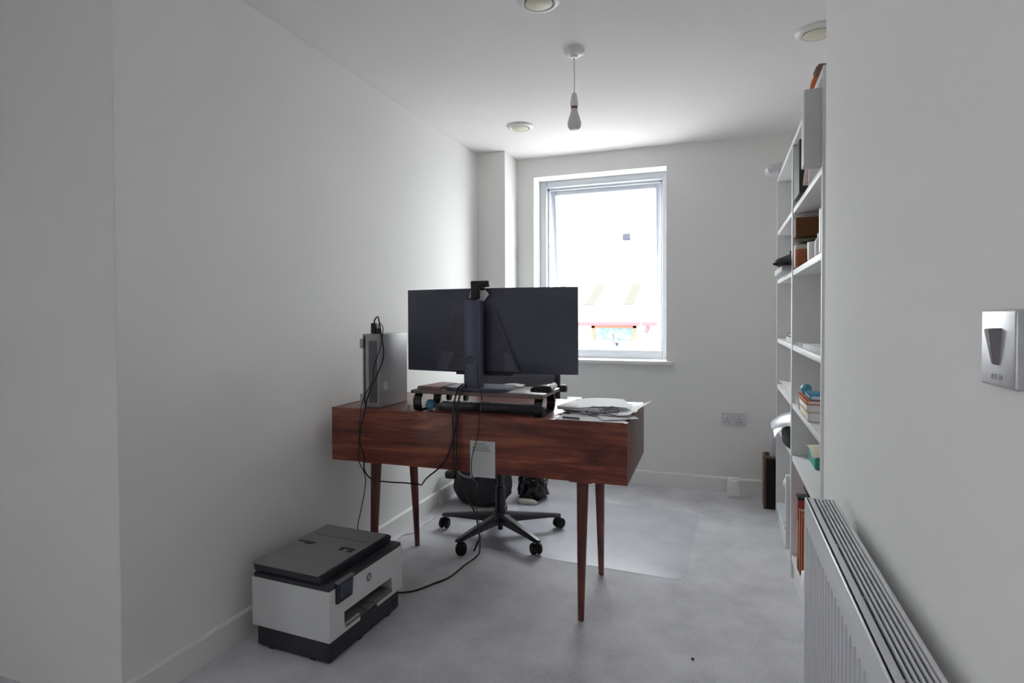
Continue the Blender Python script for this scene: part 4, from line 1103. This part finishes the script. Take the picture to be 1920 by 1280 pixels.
t.part('upper', MB().add(sh), col_mat('charcoal_suede', (66, 64, 72), 0.8), ang=180)
t.part('heel_tab', MB().box(0.11, 0.145, -0.014, 0.014, 0.06, 0.098, bev=0.004), BLACK)
t.part('sole', MB().box(-0.245, 0.135, -0.034, 0.034, 0.0, 0.010, bev=0.004), RUBBER)
bx('card_pile', 'small grey pile of cards on the middle shelf of the far bookcase', 'cards', 0.312, 0.45, 2.99, 3.28, 1.070, 1.096, PAPERG, 0.002)
bx('black_case', 'small black case lying on the grey pile of cards', 'case', 0.306, 0.40, 3.00, 3.20, 1.0970, 1.117, BLACK, 0.004)
b = MB().sheet(lambda u, v_: Vector((0.306 + 0.20 * u, 3.03 + 0.60 * v_, 0.807 + 0.022 * math.sin(2.5 * v_ + u) * (1 - 0.5 * u) + 0.012)), 8, 12, 0.001)
solo('white_document', 'loose wavy white document on the far bookcase, above the black cap', 'paper', b, PAPER, (0.41, 3.33, 0.805))
bx('paper_bundle', 'bundle of white papers lying under the wavy document', 'papers', 0.312, 0.50, 3.0, 3.42, 0.805, 0.816, PAPERG, 0.001)
t = Thing('baseball_cap', 'black cap lying on a lower shelf of the far bookcase', 'cap', (0.365, 3.16, 0.5662))
t.part('crown', MB().add(blob((0, 0, 0.035), 0.078, 0.16, 0.062, 0.06, 41, 4, 0.0)), BLACK, ang=180)
t.part('peak', MB().sheet(lambda u, v_: Vector((-0.06 + 0.12 * u, -0.21 + 0.12 * v_, 0.006 + 0.010 * math.sin(3.14 * u))), 8, 4, 0.003), BLACK)
b = MB().sheet(lambda u, v_: Vector((0.240 + 0.13 * u, 3.06 + 0.30 * v_, 0.650 + 0.030 * math.sin(3.1 * v_) + 0.016 * math.sin(9 * v_ + 5 * u) + 0.035 * u - 0.04 * (1 - u) ** 3)), 14, 20, 0.001)
solo('clear_bag', 'crinkled whitish plastic bag draped over the black cap', 'plastic bag', b, mat('whitish_film', (214, 216, 224), 0.25, var=0.06, trans=0.3), (0.30, 3.27, 0.60), ang=20)
bx('canvas_board', 'tall white panel leaning at the bottom of the far bookcase by the middle upright', 'board', 0.283, 0.50, 2.965, 2.985, 0.1055, 0.455, SHELFW, 0.002)
b = MB().ball((0.325, 3.19, 0.365), 0.030, (0.8, 1, 1))
t = Thing('desk_lamp_head', 'white rounded lamp on a dark base in the far bookcase bottom', 'lamp', (0.328, 3.25, SZ[0] + 0.0008))
t.part('lamp_head', MB().ball((-0.004, 0, 0.235), 0.034, (0.8, 1.1, 1)), WPL)
t.part('stem', MB().tube([(0.02, 0, 0.02), (0.03, 0.01, 0.12), (0.008, 0, 0.215)], 0.007, 8), DGR)
t.part('lamp_base', MB().lathe([(0, 0), (0.042, 0), (0.042, 0.012), (0.02, 0.022), (0, 0.022)], (0.02, 0, 0), 24), DGR)
bx('pale_folder', 'pale blue-grey folder lying on the far bookcase bottom shelf', 'folder', 0.306, 0.52, 3.32, 3.66, SZ[0], SZ[0] + 0.012, col_mat('pale_blue_card', (196, 210, 214), var=0.03), 0.001)

# wooden case and paper tube between bookcase and back wall
t = Thing('wooden_case', 'upright brown wooden case with a dark front beside the far bookcase', 'case', (0.335, 3.965, 0))
x0, x1, y0, y1, z1 = 0.247, 0.43, 3.89, 4.045, 0.325
t.wpart('side_board', MB().box(x0, x0 + 0.012, y0, y1, 0, z1, bev=0.0015), BROWN)
t.wpart('side_board', MB().box(x1 - 0.012, x1, y0, y1, 0, z1, bev=0.0015), BROWN)
t.wpart('back_board', MB().box(x0 + 0.012, x1 - 0.012, y1 - 0.012, y1, 0, z1, bev=0.001), BROWN)
t.wpart('front_board', MB().box(x0 + 0.012, x1 - 0.012, y0 + 0.002, y0 + 0.010, 0.003, z1 - 0.010, bev=0.001), col_mat('near_black_front', (24, 20, 18), 0.9), True, 'near-black front panel')  # front in one flat near-black colour
t.wpart('top_rail', MB().box(x0 + 0.012, x1 - 0.012, y0, y0 + 0.012, z1 - 0.010, z1, bev=0.001), BROWN)
t.wpart('inner_lid', MB().box(x0 + 0.012, x1 - 0.012, y0 + 0.012, y1 - 0.012, z1 - 0.02, z1 - 0.012), col_mat('dark_brown_lid', (74, 58, 50)), False)
b = MB().cyl((0.305, 3.985, 0.313), (0.305, 3.985, 0.455), 0.020, 0.019, 24, 0.002).cyl((0.305, 3.985, 0.392), (0.305, 3.985, 0.398), 0.0206, seg=24)
solo('paper_tube', 'white rolled tube standing on the wooden case', 'tube', b, PAPERG, (0.305, 3.985, 0.313))

# ------------------------------------------------------------------ outside
struct('ground', MB().box(-90, 70, 5.2, 140, -3.4, -3.2), mat('pale_tarmac', (190, 190, 188), 0.9, var=0.1, scale=0.5, spec=0.0))
t = Thing('warehouse', 'pale warehouse with red fascia and skylights beyond the window', 'building', (-6.0, 38, -3.2))
WW = mat('white_cladding', (222, 222, 222), 0.8, var=0.02, scale=1, spec=0.0)
RF = mat('warehouse_red', (140, 76, 80), 0.7, var=0.04, spec=0.0)
RR = mat('warehouse_orange_red', (150, 88, 74), 0.7, var=0.04, spec=0.0)
t.wpart('wall', MB().box(-24, 12, 34, 34.3, -3.2, 0.7).box(-24, -23.7, 34.3, 52, -3.2, 0.7).box(11.7, 12, 34.3, 52, -3.2, 0.7), WW, False)
t.wpart('fascia', MB().box(-24.2, 12.2, 33.70, 33.79, 0.62, 0.84, bev=0.02), RF)
slope = math.atan2(4.4, 12.0)
roof = MB().prism([(33.8, 0.84), (45.8, 5.24), (57.8, 0.84), (57.8, 0.70), (45.8, 5.08), (33.8, 0.70)], -24.2, 12.2, 'X')
t.wpart('roof', roof, WW, False)
SKY = mat('skylight_sheet', (77, 75, 71), 0.7, var=0.04, spec=0.0)
for xs in (-11.2, -8.35, -5.85, -3.3):
    b = MB()
    b.prism([(xs, 36.6), (xs + 0.62, 36.6), (xs + 0.62, 40.6), (xs, 40.6)], 0, 0.06, 'Z')
    for v in b.bm.verts:
        v.co.z += 0.84 + (v.co.y - 33.8) * 4.4 / 12.0 + 0.01
    t.wpart('skylight', b, SKY, False)
wn = t.wpart('window', MB().box(-7.30, -7.10, 33.9, 34.02, -0.9, 0.62).box(-4.86, -4.66, 33.9, 34.02, -0.9, 0.62).box(-7.30, -4.66, 33.9, 34.02, 0.48, 0.62), RR, False, 'orange-red framed window')
t.wsub('pane', MB().box(-7.10, -4.86, 33.94, 33.97, -0.15, 0.48), mat('blue_tinted_glazing', (88, 104, 112), 0.5, var=0.35, scale=2.5, spec=0.0), wn, False)
t.wsub('pane', MB().box(-7.10, -4.86, 33.94, 33.97, -0.9, -0.15), mat('pale_glazing', (86, 100, 92), 0.5, var=0.4, scale=4, spec=0.0), wn, False)
t.wpart('sign_panel', MB().box(-4.05, -2.6, 33.92, 34.0, 0.18, 0.42), mat('green_panel', (110, 138, 120), 0.6, spec=0.0), False, 'pale green panel on the wall')
t.wpart('downpipe', MB().cyl((-3.98, 33.88, 0.62), (-4.12, 33.88, 0.2), 0.12, 0.10, 12), RF)
t.wpart('door', MB().box(-9.6, -8.3, 33.92, 34.02, -3.2, -0.2), mat('red_door_paint', (120, 40, 44), 0.6, 0, 0.04, spec=0.0), False)

t = Thing('street_lamp', 'tall thin pale street lamp outside the window', 'street lamp', (-2.591, 20, -3.2))
LGM = mat('pale_lamp_steel', (88, 88, 94), 0.6, spec=0.0)
t.wpart('pole', MB().cyl((-2.591, 20, -3.2), (-2.591, 20, 3.76), 0.06, 0.035, 16), LGM)
t.wpart('arm', MB().cyl((-2.591, 20, 3.74), (-3.05, 20, 3.84), 0.014, 0.012, 10), LGM)
b = MB().box(-3.205, -2.96, 19.9, 20.1, 3.79, 4.01, bev=0.02)
t.wpart('lamp_head', b, mat('grey_lamp_head', (56, 58, 66), 0.6, spec=0.0))
